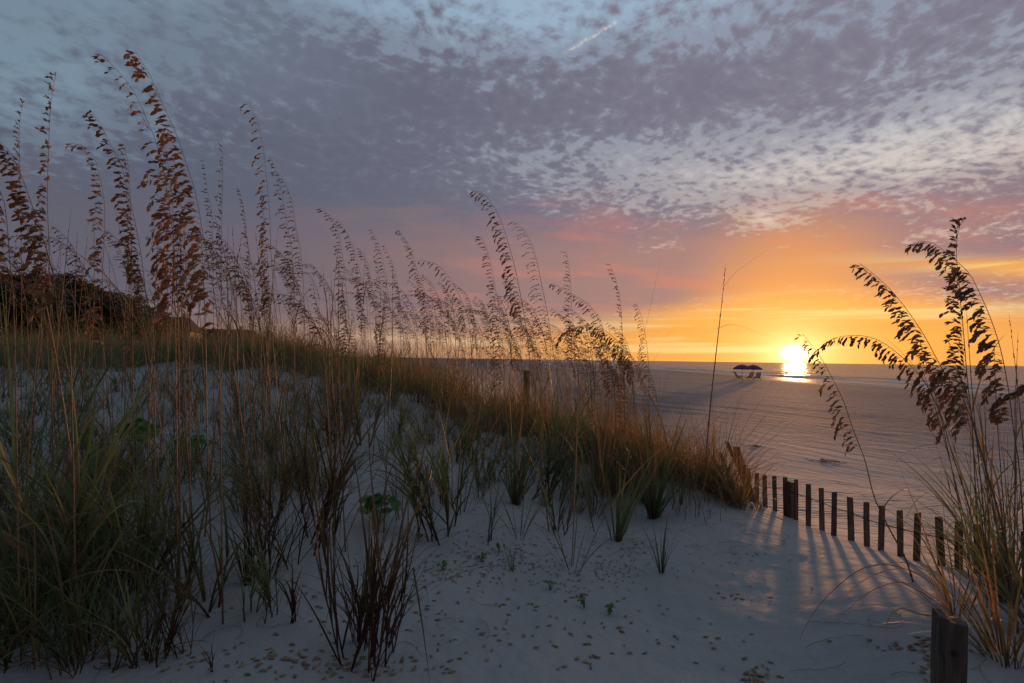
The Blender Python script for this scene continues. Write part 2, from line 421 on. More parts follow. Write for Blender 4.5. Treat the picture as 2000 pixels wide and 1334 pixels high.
# ------------------------------------------------------------------ ground
# dune and beach heights: support points on the dune as seen from the lens (u, v, depth) and far points (x, y, z)
CP = [(0,1334,1.58),(500,1334,1.56),(1000,1334,1.62),(1300,1334,1.66),(1500,1334,1.68),(1700,1334,1.62),(1850,1334,1.50),(2000,1334,1.50),
      (340,1190,2.1),(60,1150,2.25),(700,1200,2.1),(1000,1150,2.35),(1290,1115,2.55),(1290,1240,2.0),
      (700,1000,3.2),(1000,1000,3.35),(400,1000,3.0),(100,980,3.0),(700,880,4.6),(300,880,4.1),(0,860,4.1),
      (500,800,5.4),(200,780,5.8),(0,740,7.0),(300,715,8.0),(560,730,7.2),(0,694,10.0),(300,694,11.0),(600,702,11.0),
      (730,748,8.0),(860,790,7.0),(1000,828,6.3),(1110,850,6.0),(1200,880,5.3),(1000,900,5.0),(1150,960,4.3),
      (1300,914,5.0),(1400,950,4.65),(1478,987,4.4),(1579,1025,3.7),(1692,1064,3.1),(1757,1085,2.85),(1833,1103,2.6),(1873,1112,2.45),(2000,1140,2.2),
      (1260,1000,3.75),(1400,1050,3.1),(1520,1085,2.8),(1560,1150,2.3),(1660,1150,2.16),(1480,1180,2.2),(1720,1210,1.85),(1900,1220,1.78),
      (1600,1290,1.75)]
cp_xyz = [tuple(pix(u, v, D)) for u, v, D in CP]
cp_xyz += [(2.62,4.05,CZ-1.32),(2.15,4.95,CZ-1.38),(3.4,3.6,CZ-1.30),(1.9,6.2,CZ-1.48),(3.6,5.4,CZ-1.52),(2.8,7.2,CZ-1.66),
  (6.5,9.0,CZ-1.92),(9,5,CZ-1.8),(2.0,11,CZ-1.95),(5,16,CZ-2.1),(1.2,18,CZ-1.95),(0.6,30,CZ-1.95),(12,14,CZ-2.1),(14,30,CZ-2.2),(6,40,CZ-2.15),(30,30,CZ-2.35),(18,55,CZ-2.3),(33,60,CZ-2.5),(30,5,CZ-2.3),(40,20,CZ-2.7),(4,70,CZ-2.05),
  (0.9,9.0,CZ-1.45),(0.2,11,CZ-1.15),(-0.8,14,CZ-.8),(-1.5,20,CZ-.8),(-1.2,30,CZ-.9),(-4,13,CZ-.25),(-7,14,CZ+.02),(-11,13,CZ+.1),(-10,20,CZ-.3),(-5,24,CZ-.5),(-20,16,CZ-.2),(-20,35,CZ-.9),(-8,45,CZ-.7),(-30,50,CZ-1.3),(-45,30,CZ-1.3),(-45,60,CZ-1.6),(-20,70,CZ-1.2),(-35,5,CZ-1.),
  (0,0.05,CZ-1.2),(0,-2,CZ-1.3),(-2,-2,CZ-1.2),(2,-2,CZ-1.4),(-6,0,CZ-.7),(5,0.5,CZ-1.3),(-3,.8,CZ-.85),(0,-10,CZ-1.3),(-10,-8,CZ-1.),(12,-6,CZ-2),(0,-40,CZ-1.5),(-30,-30,CZ-1.4),(30,-30,CZ-2.4)]
cpa = np.array(cp_xyz)
def warpxy(x, y):
    r = np.sqrt(x * x + y * y) + 0.8
    k = np.log(r / 0.8) / (r - 0.8 + 1e-6) * 2.2
    return np.stack([x * k, y * k], -1)
Wc = warpxy(cpa[:, 0], cpa[:, 1])
def tps(d): return np.where(d > 1e-9, d * d * np.log(d + 1e-12), 0.0)
n_ = len(Wc); K = tps(np.linalg.norm(Wc[:, None] - Wc[None], axis=-1)) + np.eye(n_) * 0.012
A_ = np.zeros((n_ + 3, n_ + 3)); A_[:n_, :n_] = K; A_[:n_, n_] = 1; A_[:n_, n_ + 1:] = Wc; A_[n_:, :n_] = A_[:n_, n_:].T
sol = np.linalg.solve(A_, np.concatenate([cpa[:, 2], np.zeros(3)]))
def vnoise(x, y, seed):
    """smooth value noise"""
    xi = np.floor(x).astype(int); yi = np.floor(y).astype(int); fx = x - xi; fy = y - yi
    fx = fx * fx * (3 - 2 * fx); fy = fy * fy * (3 - 2 * fy)
    def h(a, b):
        k = (a * 374761393 + b * 668265263 + seed * 974634777) & 0x7fffffff
        k = ((k ^ (k >> 13)) * 1274126177) & 0x7fffffff
        return ((k ^ (k >> 16)) & 0xffff) / 65535.0
    return (h(xi, yi) * (1 - fx) + h(xi + 1, yi) * fx) * (1 - fy) + (h(xi, yi + 1) * (1 - fx) + h(xi + 1, yi + 1) * fx) * fy
def far_profile(x, y):
    z = np.interp(x, [-400, -60, -25, -8, -2, 1.5, 12, 33, 46, 56, 75, 200, 4000], [1.5, 1.5, 2.0, 2.4, 2.2, 1.1, 0.95, 0.62, 0.30, -0.02, -0.5, -3, -12])
    z = z + np.where(x < 3, (vnoise(x * 0.12, y * 0.08, 5) - 0.5) * np.clip((3 - x) / 8, 0, 1) * 1.4, 0)
    return z
def terrain(x, y, micro=True):
    x = np.atleast_1d(np.asarray(x, float)); y = np.atleast_1d(np.asarray(y, float))
    shp = x.shape; x = x.ravel(); y = y.ravel(); z = np.empty_like(x)
    W = warpxy(x, y)
    for s in range(0, len(x), 20000):
        w = W[s:s + 20000]
        K = tps(np.linalg.norm(w[:, None] - Wc[None], axis=-1))
        z[s:s + 20000] = K @ sol[:n_] + sol[n_] + w @ sol[n_ + 1:]
    r = np.sqrt(x * x + y * y); f = np.clip((r - 45) / 40, 0, 1); f = f * f * (3 - 2 * f)
    f = np.maximum(f, np.clip((x - 36) / 10, 0, 1))
    z = z * (1 - f) + far_profile(x, y) * f
    if micro:
        b = np.clip((r - 6) / 6, 0, 1) * np.clip(x / 3, 0, 1); m_ = 1 - .85 * b
        z = z + (vnoise(x * 1.6, y * 1.6, 1) - 0.5) * 0.045 * m_ * np.clip(r / 3, 0.2, 1) + (vnoise(x * 5.1, y * 5.1, 2) - 0.5) * 0.012 * m_ + (vnoise(x * 13, y * 13, 3) - 0.5) * 0.007 * m_ + (vnoise(x * 29, y * 29, 6) - 0.5) * 0.0035 * m_
        # low ruts worn along the beach
        z = z + b * (vnoise((x * .9 + y * 0.42) * 1.3, y * 0.08, 8) - 0.5) * 0.03 + b * (vnoise(x * 0.5, y * 0.35, 9) - 0.5) * 0.03
    return z.reshape(shp)
def tz(x, y): return float(terrain([x], [y])[0])
def ground_hit(u, v, dmax=60.0):
    """where the sight line of photo pixel (u, v) meets the sand"""
    Ds = np.geomspace(0.9, dmax, 260)
    P = np.array([tuple(pix(u, v, d)) for d in Ds]); t = terrain(P[:, 0], P[:, 1])
    idx = np.where(P[:, 2] <= t)[0]
    if len(idx) == 0: return None
    i = max(idx[0], 1); a0 = P[i - 1, 2] - t[i - 1]; a1 = t[i] - P[i, 2]; k = a0 / (a0 + a1 + 1e-9)
    D = Ds[i - 1] + (Ds[i] - Ds[i - 1]) * k; q = pix(u, v, D)
    return Vector((q.x, q.y, tz(q.x, q.y))), D
def ground_at(u, D):
    v = 900.0
    for _ in range(8):
        p = pix(u, v, D); z = tz(p.x, p.y); v += (p.z - z) / D * F * 0.98
    return Vector((p.x, p.y, z))

def build_ground():
    th = np.concatenate([np.arange(-180, -62, 3.0), np.arange(-62, 62, 0.22), np.arange(62, 180, 3.0)])
    th = np.radians(th); rr = np.concatenate([[0.25], np.geomspace(0.5, 40, 520), np.geomspace(41.5, 40000, 110)])
    T, RR = np.meshgrid(th, rr); X = RR * np.sin(T); Y = RR * np.cos(T)
    Z = terrain(X, Y)
    far = np.clip((RR - 2000) / 6000, 0, 1); Z = Z * (1 - far) + far * np.where(X > 0, -12, 0.6)
    nr, na = T.shape
    V = np.stack([X, Y, Z], -1).reshape(-1, 3)
    V = np.vstack([V, [[0, 0, tz(0, 0)]]])
    i = np.arange(nr - 1)[:, None] * na; j = np.arange(na)[None]; j2 = (j + 1) % na
    Q = np.stack([i + j, i + na + j, i + na + j2, i + j2], -1).reshape(-1, 4)
    c = len(V) - 1
    tri = [(c, k, (k + 1) % na) for k in range(na)]
    me = bpy.data.meshes.new('sand_ground')
    me.from_pydata(V.tolist(), [], Q[:, ::-1].tolist() + tri)
    me.polygons.foreach_set('use_smooth', [True] * len(me.polygons)); me.update()
    o = link('ground', me, None, M_sand); tag(o, 'pale dune sand running down to the wide beach', None, None, 'structure')
build_ground()
def build_sea():
    xs = np.concatenate([np.arange(52, 120, 0.4), np.geomspace(121, 45000, 60)])
    ys = np.concatenate([-np.geomspace(45000, 30, 14), np.arange(0, 200, 2.0), np.geomspace(202, 50000, 60)])
    X, Y = np.meshgrid(xs, ys)
    wob = (vnoise(Y * 0.05, Y * 0 + 3, 11) - 0.5) * 7
    def crest(c, w, h): return h * np.exp(-((X + wob - c) / w) ** 2)
    k = np.exp(-np.maximum(0, Y - 400) / 400) * np.clip((Y + 20) / 30, 0, 1)
    Z = (crest(63.5, 1.1, .28) * (0.4 + vnoise(Y * .07, Y * 0, 21)) + crest(74, 1.6, .35) * (0.3 + vnoise(Y * .05, Y * 0, 22)) + crest(88, 2.4, .30) * vnoise(Y * .03, Y * 0, 23) + crest(106, 3.0, .35) * vnoise(Y * .02, Y * 0, 24) + (vnoise(X * .25, Y * .05, 4) - .5) * .12) * k
    Z = Z * np.clip((X - 53) / 4, 0, 1) + np.clip((X - 53) / 6, 0, 1) * 0.0
    n2, n1 = X.shape; V = np.stack([X, Y, Z], -1).reshape(-1, 3)
    i = np.arange(n2 - 1)[:, None] * n1; j = np.arange(n1 - 1)[None]
    Q = np.stack([i + j, i + j + 1, i + n1 + j + 1, i + n1 + j], -1).reshape(-1, 4)
    me = bpy.data.meshes.new('sea'); me.from_pydata(V.tolist(), [], Q.tolist())
    me.polygons.foreach_set('use_smooth', [True] * len(me.polygons)); me.update()
    o = link('water', me, None, M_water); tag(o, 'calm sea with low foamy breakers under the sunrise', None, None, 'structure')
build_sea()

# ------------------------------------------------------------------ sea oats
def smooth_path(pts, n):
    """Catmull-Rom through pts, n samples"""
    P = [pts[0] * 2 - pts[1]] + pts + [pts[-1] * 2 - pts[-2]]
    L = [0.0]
    for i in range(1, len(pts)): L.append(L[-1] + (pts[i] - pts[i - 1]).length)
    out = []
    for k in range(n):
        s = L[-1] * k / (n - 1); i = 0
        while i < len(pts) - 2 and s > L[i + 1]: i += 1
        t = (s - L[i]) / max(1e-9, L[i + 1] - L[i]); a, b, c, d = P[i], P[i + 1], P[i + 2], P[i + 3]
        out.append(0.5 * ((2 * b) + (c - a) * t + (2 * a - 5 * b + 4 * c - d) * t * t + (3 * b - a - 3 * c + d) * t ** 3))
    return out
SPK = [(0, 0), (.22, .62), (.48, 1.0), (.78, .62), (1, 0), (.78, -.62), (.48, -1.0), (.22, -.62)]
def spikelet(mb, p, d, side, L, W, tint):
    side = side - d * side.dot(d)
    side = side.normalized() if side.length > 1e-4 else d.orthogonal().normalized()
    n = d.cross(side); vs = [p + d * (a * L) + side * (b * W) for a, b in SPK]
    vs += [p + d * (L * .45) + n * (W * .42), p + d * (L * .45) - n * (W * .42)]
    fs = [(i, (i + 1) % 8, 8) for i in range(8)] + [((i + 1) % 8, i, 9) for i in range(8)]
    mb.add(vs, fs, tint, [.3 + .5 * a for a, b in SPK] + [.5, .5])
def panicle(rachis, lee, bl=0.11, nb=14, per=7, sz=0.023, droop=1.0, tight=0.0, rnd=random, last=1.0):
    nb = int(nb * 2.0); per = per * 1.6; sz = sz * 1.22; bl = bl * 1.18
    """seed head along rachis points (root to tip): arching branches strung with flat spikelets"""
    mb = MB(); m = len(rachis); G = Vector((0, 0, -1))
    mb.tube(rachis, [0.0017 * (1 - .6 * i / (m - 1)) for i in range(m)], 4, 0.2)
    for k in range(nb):
        q = (k + rnd.random() * .6) / nb * last; f = q * (m - 1); i = min(int(f), m - 2)
        p = rachis[i].lerp(rachis[i + 1], f - i); rd = (rachis[i + 1] - rachis[i]).normalized()
        out = (lee * (1.0 - tight) + Vector((rnd.uniform(-.8, .8), rnd.uniform(-1, 1), rnd.uniform(-.3, .3))) * (.62)).normalized()
        l = bl * (1.0 - .66 * q) * rnd.uniform(.45, 1.2) * (0.75 if q < .1 else 1)
        n = max(5, int(l / .011)); d = (rd * (0.9 + tight - .45 * max(0, droop - 1.2)) + out * (.55 - .3 * tight)).normalized(); st = l / n; bp = [p.copy()]; c = p.copy(); ds = [d]
        for j in range(n):
            d = (d + G * (0.25 * droop * (1 - .6 * tight)) + lee * .09 * (1 - tight)).normalized(); c = c + d * st; bp.append(c.copy()); ds.append(d)
        mb.tube(bp[::2] + ([bp[-1]] if len(bp) % 2 == 0 else []), .0007, 3, 0.1, False)
        ns = max(2 if rnd.random() < .2 else 3, int(per * l / bl + .5)); tb = rnd.uniform(0, .72)
        for j in range(ns):
            g = (0.22 + 0.78 * (j + rnd.random() * .5) / ns) * n; jj = min(int(g), n); pp = bp[jj]; dd = ds[jj]
            sgn = 1 if j % 2 else -1; sd = dd.cross(Vector((rnd.uniform(-1, 1), rnd.uniform(-1, 1), rnd.uniform(-.3, .3))))
            if sd.length < .01: continue
            sd.normalize(); dir_ = (dd + sd * (rnd.uniform(.25, .7) * sgn) + G * .25 * droop).normalized()
            L = sz * rnd.uniform(.75, 1.12) * (1 - .12 * q)
            spikelet(mb, pp, dir_, dir_.cross(sd) + Vector((rnd.uniform(-.6, .6), rnd.uniform(-.6, .6), rnd.uniform(-.6, .6))), L, L * rnd.uniform(.20, .29), min(.99, tb + rnd.uniform(0, .3)))
    return mb
def stem_mb(path, r0=0.0030, r1=0.0009, rnd=random):
    mb = MB(); n = len(path); rad = [r0 + (r1 - r0) * (i / (n - 1)) ** .8 for i in range(n)]
    mb.tube(path, rad, 6, rnd.uniform(.1, .9))
    for k in range(2, n - 3, 3):                     # the joints of the culm
        d = (path[k + 1] - path[k - 1]).normalized()
        mb.tube([path[k] - d * .003, path[k] + d * .003], rad[k] * 1.35, 6, 0.9, True, 0, [0, 0])
    return mb
def culm_leaves(path, n, lee, rnd, lmin=.28, lmax=.6, w=.0035, lo=.03, hi=.5, tmin=0.0, tmax=1.0):
    mb = MB(); m = len(path)
    for k in range(n):
        f = rnd.uniform(lo, hi) * (m - 1); i = int(f); p = path[i].lerp(path[min(i + 1, m - 1)], f - i)
        az_ = rnd.uniform(0, 2 * math.pi); h = (Vector((math.cos(az_), math.sin(az_), 0)) + lee * .5).normalized()
        L = rnd.uniform(lmin, lmax); d = (Vector((0, 0, 1)) * rnd.uniform(.9, 1.6) + h * rnd.uniform(.25, .6)).normalized(); c = p.copy(); pts = [p.copy()]
        curl = rnd.uniform(.05, .30)
        for j in range(11):
            d = (d + Vector((0, 0, -1)) * curl + h * .02).normalized(); c = c + d * (L / 11); pts.append(c.copy())
        mb.ribbon(pts, lambda t: w * (1 - t) ** .7 * min(1, .5 + t * 4), h.cross(Vector((0, 0, 1))), rnd.uniform(tmin, tmax), .35)
    return mb
LEE = Vector((-1, 0.15, 0)).normalized()
OATS = "sea oats growing on the dune"
def make_oat(label, u0, D, pts, pf, group=None, bl=.11, nb=14, per=7, sz=.023, droop=1.0, tight=0.0, lean=0.0, nl=4, r0=.0040, r1=.0014, seed=1, last=1.0, name='sea_oat'):
    rnd = random.Random(seed); base = ground_at(u0, D)
    P = [base - Vector((0, 0, .03))]
    npt = len(pts)
    for k, (u, v) in enumerate(reversed(pts)): P.append(pix(u, v, D + lean * (k + 1) / npt))
    path = smooth_path([p - base for p in P], 40)
    root = empty(name, base); tag(root, label, 'sea oats', group)
    i0 = int((1 - pf) * 39)
    link('stem', stem_mb(path[:i0 + 2], r0, r1, rnd).mesh('stem'), root, M_stem)
    if nb: link('seed_head', panicle(path[i0:], LEE, bl, nb, per, sz, droop, tight, rnd, last).mesh('seed_head', False), root, M_seed)
    else: link('tip_spike', spike(path[i0:], rnd, 2.4).mesh('tip_spike'), root, M_seed)
    for _ in range(nl): link('leaf', culm_leaves(path, 1, LEE, rnd).mesh('leaf'), root, M_green if rnd.random() < .5 else M_gold)
    return root
def spike(rachis, rnd, k_=1.0):
    mb = MB(); m = len(rachis)
    mb.tube(rachis, [.0012 * k_ * (1 - .8 * i / (m - 1)) for i in range(m)], 4, .3)
    for k in range(int(m * 2.2)):
        f = rnd.uniform(.02, .9) * (m - 1); i = int(f); p = rachis[i].lerp(rachis[i + 1], f - i); d = (rachis[i + 1] - rachis[i]).normalized()
        sd = Vector((rnd.uniform(-1, 1), rnd.uniform(-1, 1), 0)); spikelet(mb, p, (d + sd * .15).normalized(), sd, .012 * k_, .0016 * k_, rnd.random())
    return mb
T = [  # label, base u, depth, photo points tip first, head fraction, options
 ("tall sea oat at the far left with a blurred upright ragged head", 107, 2.7, [(110,140),(100,200),(95,290),(93,400),(98,560)], .42, dict(bl=.10, nb=16, per=7, tight=.25, droop=1.3)),
 ("slim sea oat with a short narrow head, leftmost of the tall ones", 43, 3.3, [(45,199),(38,250),(39,330),(41,430),(42,560)], .33, dict(bl=.07, nb=14, per=5, sz=.019, tight=.4)),
 ("tallest sea oat, loose arching head with spikelets hanging on thin threads", 352, 2.1, [(189,98),(230,138),(261,178),(288,236),(312,300),(330,400),(343,520),(349,700)], .46, dict(bl=.15, nb=13, per=5, droop=1.25, sz=.024)),
 ("sea oat with the heaviest, most crowded head, bowed beside the tallest one", 436, 2.0, [(264,99),(295,150),(312,190),(333,236),(350,277),(372,345),(384,384),(396,456),(408,523),(427,672)], .50, dict(bl=.125, nb=26, per=10, sz=.026, droop=1.2)),
 ("thick sea oat stem whose dense head hangs in a dark column below the heaviest one", 348, 2.15, [(322,285),(330,330),(337,400),(340,500),(344,740),(346,930)], .36, dict(bl=.12, nb=22, per=9, sz=.025, droop=1.4)),
 ("sea oat leaning behind the dark column of seeds, head half lost in it", 372, 2.3, [(340,330),(352,390),(358,430),(362,500),(366,600),(370,740)], .30, dict(bl=.10, nb=16, per=7, droop=1.3)),
 ("bowed sea oat with a bare tip and seeds swept left, beside the tallest one", 305, 2.5, [(177,213),(199,248),(216,284),(233,310),(247,361),(256,399),(264,435),(276,500),(285,572),(300,668)], .44, dict(bl=.12, nb=20, per=8, sz=.025)),
 ("low bending sea oat with a full head reaching far left above the pine trees", 208, 2.7, [(136,279),(158,284),(178,296),(192,332),(204,399),(203,480),(200,600)], .55, dict(bl=.11, nb=20, per=8, sz=.024)),
 ("short sea oat with an upright seed head between two bowed fuller ones", 262, 3.0, [(242,279),(250,320),(254,368),(256,450),(258,600)], .36, dict(bl=.08, nb=14, per=6, tight=.2)),
 ("sea oat at the photo's left edge with large near seeds", 150, 1.85, [(-18,268),(14,289),(36,330),(52,370),(72,430),(91,488),(115,584),(137,692)], .34, dict(bl=.12, nb=16, per=8, sz=.027)),
 ("half hidden sea oat bowing out past the left edge of the photo", 40, 1.8, [(-60,330),(-30,345),(0,372),(12,420),(20,520),(28,640)], .3, dict(bl=.10, nb=10, per=7, sz=.026)),
 ("sea oat with separate hanging tassels, standing alone right of the big bowed ones", 507, 3.0, [(479,199),(490,209),(504,240),(513,283),(518,324),(523,372),(527,420),(529,492),(533,564),(526,640)], .50, dict(bl=.13, nb=15, per=7, droop=1.7, sz=.023)),
 ("small upright sea oat with a cone shaped head left of the tasselled one", 432, 3.7, [(435,283),(435,348),(434,400),(433,444),(432,600)], .45, dict(bl=.10, nb=16, per=5, sz=.020, tight=.2, droop=.8)),
 ("thin sea oat with a slender dark head just left of the tasselled stalk", 496, 4.0, [(465,365),(473,391),(480,439),(486,499),(492,624)], .52, dict(bl=.07, nb=18, per=6, sz=.019, tight=.4)),
 ("sea oat with a gently bowed head right behind the tasselled stalk", 578, 3.6, [(527,307),(540,333),(552,384),(561,439),(571,499),(575,600)], .46, dict(bl=.10, nb=16, per=6, sz=.02)),
 ("sea oat with small grains climbing its right leaning stem, right of the tasselled stalk", 600, 3.7, [(545,336),(559,362),(571,396),(578,444),(588,499),(595,620)], .40, dict(bl=.09, nb=14, per=5, sz=.019)),
 ("sea oat with a curled low head hanging at the foot of the tasselled one", 528, 4.2, [(512,365),(514,400),(516,451),(522,500),(526,600)], .48, dict(bl=.10, nb=18, per=7, sz=.02, droop=1.5)),
 ("sea oat with fine tapering head between the heavy column and the small upright one", 418, 4.0, [(397,310),(401,333),(405,372),(413,408),(415,451),(417,600)], .45, dict(bl=.08, nb=15, per=5, sz=.019, tight=.2)),
 ("sea oat bowed to the left, first of the long row going down to the beach", 684, 4.5, [(624,405),(641,418),(658,441),(670,504),(677,576),(682,648)], .62, dict(bl=.12, nb=22, per=8, sz=.022)),
 ("sea oat with a crooked full head, second in the row going down to the beach", 722, 4.8, [(661,431),(677,453),(691,485),(701,523),(712,570),(718,620)], .5, dict(bl=.11, nb=18, per=7, sz=.022)),
 ("sea oat with a heavy bunched head, third in the row going down to the beach", 752, 5.0, [(702,485),(718,513),(725,547),(737,588),(749,636)], .62, dict(bl=.11, nb=22, per=7, sz=.022)),
 ("sea oat with a feathery open head left of the crowded middle pair", 770, 5.0, [(725,446),(741,480),(751,523),(758,576),(766,648)], .48, dict(bl=.11, nb=14, per=6, sz=.021)),
 ("sea oat with a leafy looking dense head in the middle of the row", 845, 5.0, [(779,449),(792,468),(804,487),(813,523),(828,564),(840,624)], .50, dict(bl=.12, nb=22, per=7, sz=.022)),
 ("faint sea oat with a sparse head behind the open feathery one", 792, 5.4, [(749,475),(763,504),(772,530),(777,561),(787,648)], .5, dict(bl=.09, nb=12, per=5, sz=.02)),
 ("sea oat arched over like a hook to the left in the middle of the row", 925, 4.5, [(816,509),(840,511),(864,525),(888,559),(905,597),(919,660)], .40, dict(bl=.12, nb=10, per=6, sz=.023, droop=1.6)),
 ("long bowed sea oat rising over the middle of the picture, tip swept left", 1073, 3.1, [(920,372),(938,375),(957,392),(978,430),(997,489),(1008,533),(1019,589),(1030,657),(1035,711),(1052,850)], .36, dict(bl=.125, nb=15, per=7, droop=1.5, sz=.024)),
 ("bare looking bowed sea oat with few tiny seeds, right of the long bowed one", 1163, 3.3, [(997,433),(1016,441),(1035,468),(1048,508),(1059,560),(1070,616),(1086,719),(1115,850)], .40, dict(bl=.13, nb=15, per=6, sz=.014)),
 ("sea oat with an untidy twisted head left of the long bowed one", 990, 4.2, [(939,460),(954,495),(965,549),(976,616),(984,719)], .6, dict(bl=.13, nb=22, per=8, sz=.021)),
 ("sea oat with a round airy head under the long bowed one", 1022, 5.0, [(989,533),(1000,576),(1010,610),(1016,640)], .55, dict(bl=.15, nb=20, per=8, sz=.017)),
 ("upright sea oat with a loose spire, left of the wind bent one", 1124, 4.0, [(1106,490),(1113,535),(1116,589),(1121,657),(1123,740)], .45, dict(bl=.10, nb=15, per=5, sz=.018, tight=.1)),
 ("sea oat bent left by the wind with combed hanging branches above the horizon", 1205, 3.5, [(1075,553),(1094,560),(1129,581),(1151,595),(1170,627),(1183,665),(1194,719),(1202,800)], .52, dict(bl=.11, nb=22, per=7, droop=1.6, sz=.020)),
 ("sea oat blown over so far that its thick head hangs down at the tip", 1317, 3.8, [(1087,684),(1097,654),(1124,638),(1156,635),(1183,646),(1210,670),(1232,695),(1252,740),(1283,800),(1302,860)], .46, dict(bl=.13, nb=22, per=9, droop=1.9, sz=.024, last=.95)),
 ("straight sea oat with a narrow dark head against the orange sky", 1222, 4.0, [(1191,516),(1205,554),(1213,603),(1217,684),(1219,760)], .75, dict(bl=.08, nb=22, per=7, sz=.018, tight=.5, droop=1.4)),
 ("slender sea oat with a small drooping head, last before the lone thin stalk", 1270, 4.2, [(1243,591),(1254,622),(1262,665),(1267,719),(1268,800)], .42, dict(bl=.12, nb=14, per=6, sz=.018, droop=1.5)),
 ("sea oat leaning left over the beach at the right, head pointing at the sun", 1965, 2.05, [(1679,514),(1711,539),(1745,572),(1775,610),(1805,655),(1827,696),(1850,737),(1887,793),(1935,960)], .50, dict(bl=.12, nb=24, per=9, sz=.024, droop=1.3)),
 ("sea oat with a bowed heavy head, second highest at the right", 2010, 1.95, [(1782,475),(1820,473),(1861,505),(1890,530),(1910,565),(1936,625),(1955,685),(1970,763),(1981,850),(1992,930)], .52, dict(bl=.12, nb=26, per=9, sz=.024, droop=1.5)),
 ("highest sea oat at the right, upright with a slender pointed head", 1915, 2.1, [(1885,426),(1872,449),(1868,494),(1872,540),(1876,587),(1883,662),(1889,737),(1898,823),(1905,950)], .48, dict(bl=.085, nb=26, per=8, sz=.020, tight=.35, droop=1.5)),
 ("sea oat arched across the horizon beside the sun, seeds hanging like a comb", 1930, 2.2, [(1587,692),(1625,662),(1677,655),(1719,666),(1760,696),(1782,718),(1812,756),(1838,812),(1858,880),(1895,1000)], .52, dict(bl=.085, nb=24, per=7, sz=.020, droop=2.2)),
 ("sparse sea oat reaching up into the sun's glare from the fence", 1787, 2.2, [(1567,651),(1599,692),(1621,730),(1647,782),(1666,838),(1689,898),(1707,969),(1735,1029),(1768,1090)], .46, dict(bl=.10, nb=12, per=5, sz=.021, droop=1.8, nl=1)),
 ("sea oat with a drooping clotted head near the right, below the heavy ones", 1990, 1.75, [(1822,752),(1838,722),(1862,716),(1882,750),(1900,820),(1930,930),(1962,1050)], .30, dict(bl=.10, nb=8, per=6, sz=.028, droop=1.9)),
 ("sea oat cut by the right edge with one small side sprig over the water", 2060, 1.8, [(1962,775),(1985,765),(2010,750),(2030,800),(2042,900),(2050,1000)], .16, dict(bl=.05, nb=8, per=4, sz=.020)),
 ("lone thin stalk standing above the beach left of the sunshades", 1377, 4.4, [(1417,515),(1411,580),(1402,660),(1393,740),(1384,830),(1379,900)], .24, dict(nb=0, nl=0, r0=.0075, r1=.0032)),
]
for k, (lab, u0, D, pts, pf, kw) in enumerate(T):
    root = make_oat(lab, u0, D, pts, pf, OATS if kw.get('nb', 1) else None, seed=100 + k, **kw)
    if kw.get('nb', 1) == 0:
        b0 = root.location
        for w_, pl in ((.0035, [(1413,560),(1440,530),(1475,505),(1515,476)]), (.004, [(1400,642),(1425,634),(1450,638),(1485,652),(1520,657)]), (.003, [(1390,745),(1376,722),(1350,722),(1310,728)])):
            mb = MB(); pp = smooth_path([pix(u, v, D) - b0 for u, v in pl], 12)
            mb.ribbon(pp, lambda t: w_ * (1 - t * .92), Vector((.3, 1, .5)), .9, .3); link('leaf', mb.mesh('leaf'), root, M_gold)

# the many smaller sea oats of the ridge: a dozen shapes, copied
protos = []
for k in range(14):
    rnd = random.Random(500 + k); H = 1.0
    ln = rnd.uniform(-.02, .10); bow = rnd.uniform(.04, .22) if k % 3 else rnd.uniform(.25, .34)
    P = [Vector((0, 0, -.02)), Vector((-ln * .3, 0, .35)), Vector((-ln * .7, .01, .68)), Vector((-ln - bow * .35, .01, .9)), Vector((-ln - bow, .02, 1.0 if k % 3 else .93))]
    path = smooth_path(P, 26)
    root = empty('sea_oat', (0, 0, 0))
    i0 = int(26 * rnd.uniform(.58, .68))
    link('stem', stem_mb(path[:i0 + 2], .0024, .0009, rnd).mesh('stem'), root, M_stem)
    link('seed_head', panicle(path[i0:], LEE, rnd.uniform(.05, .085), rnd.randint(6, 11), rnd.randint(3, 5), rnd.uniform(.012, .015), rnd.uniform(.9, 1.7), rnd.choice([0, 0, .25]), rnd).mesh('seed_head', False), root, M_seed)
    for _ in range(3): link('leaf', culm_leaves(path, 1, LEE, rnd, .2, .5, .0028, .02, .55).mesh('leaf'), root, M_gold if k % 2 else M_green)
    protos.append(root)
GR = "smaller sea oats crowding the dune crest"
topline = lambda u: np.interp(u, [-200, 0, 200, 400, 600, 800, 950, 1100, 1250, 1330], [400, 420, 440, 470, 505, 545, 575, 610, 660, 720])
crest = [(-200,690,9.5),(0,690,9),(300,695,9),(600,712,8.2),(750,755,7.6),(860,790,7.0),(1000,828,6.3),(1110,850,6.0),(1200,880,5.4),(1300,914,5.0)]
cu = [c[0] for c in crest]; cD = [c[2] for c in crest]
rnd = random.Random(77); placed = 0; used = set()
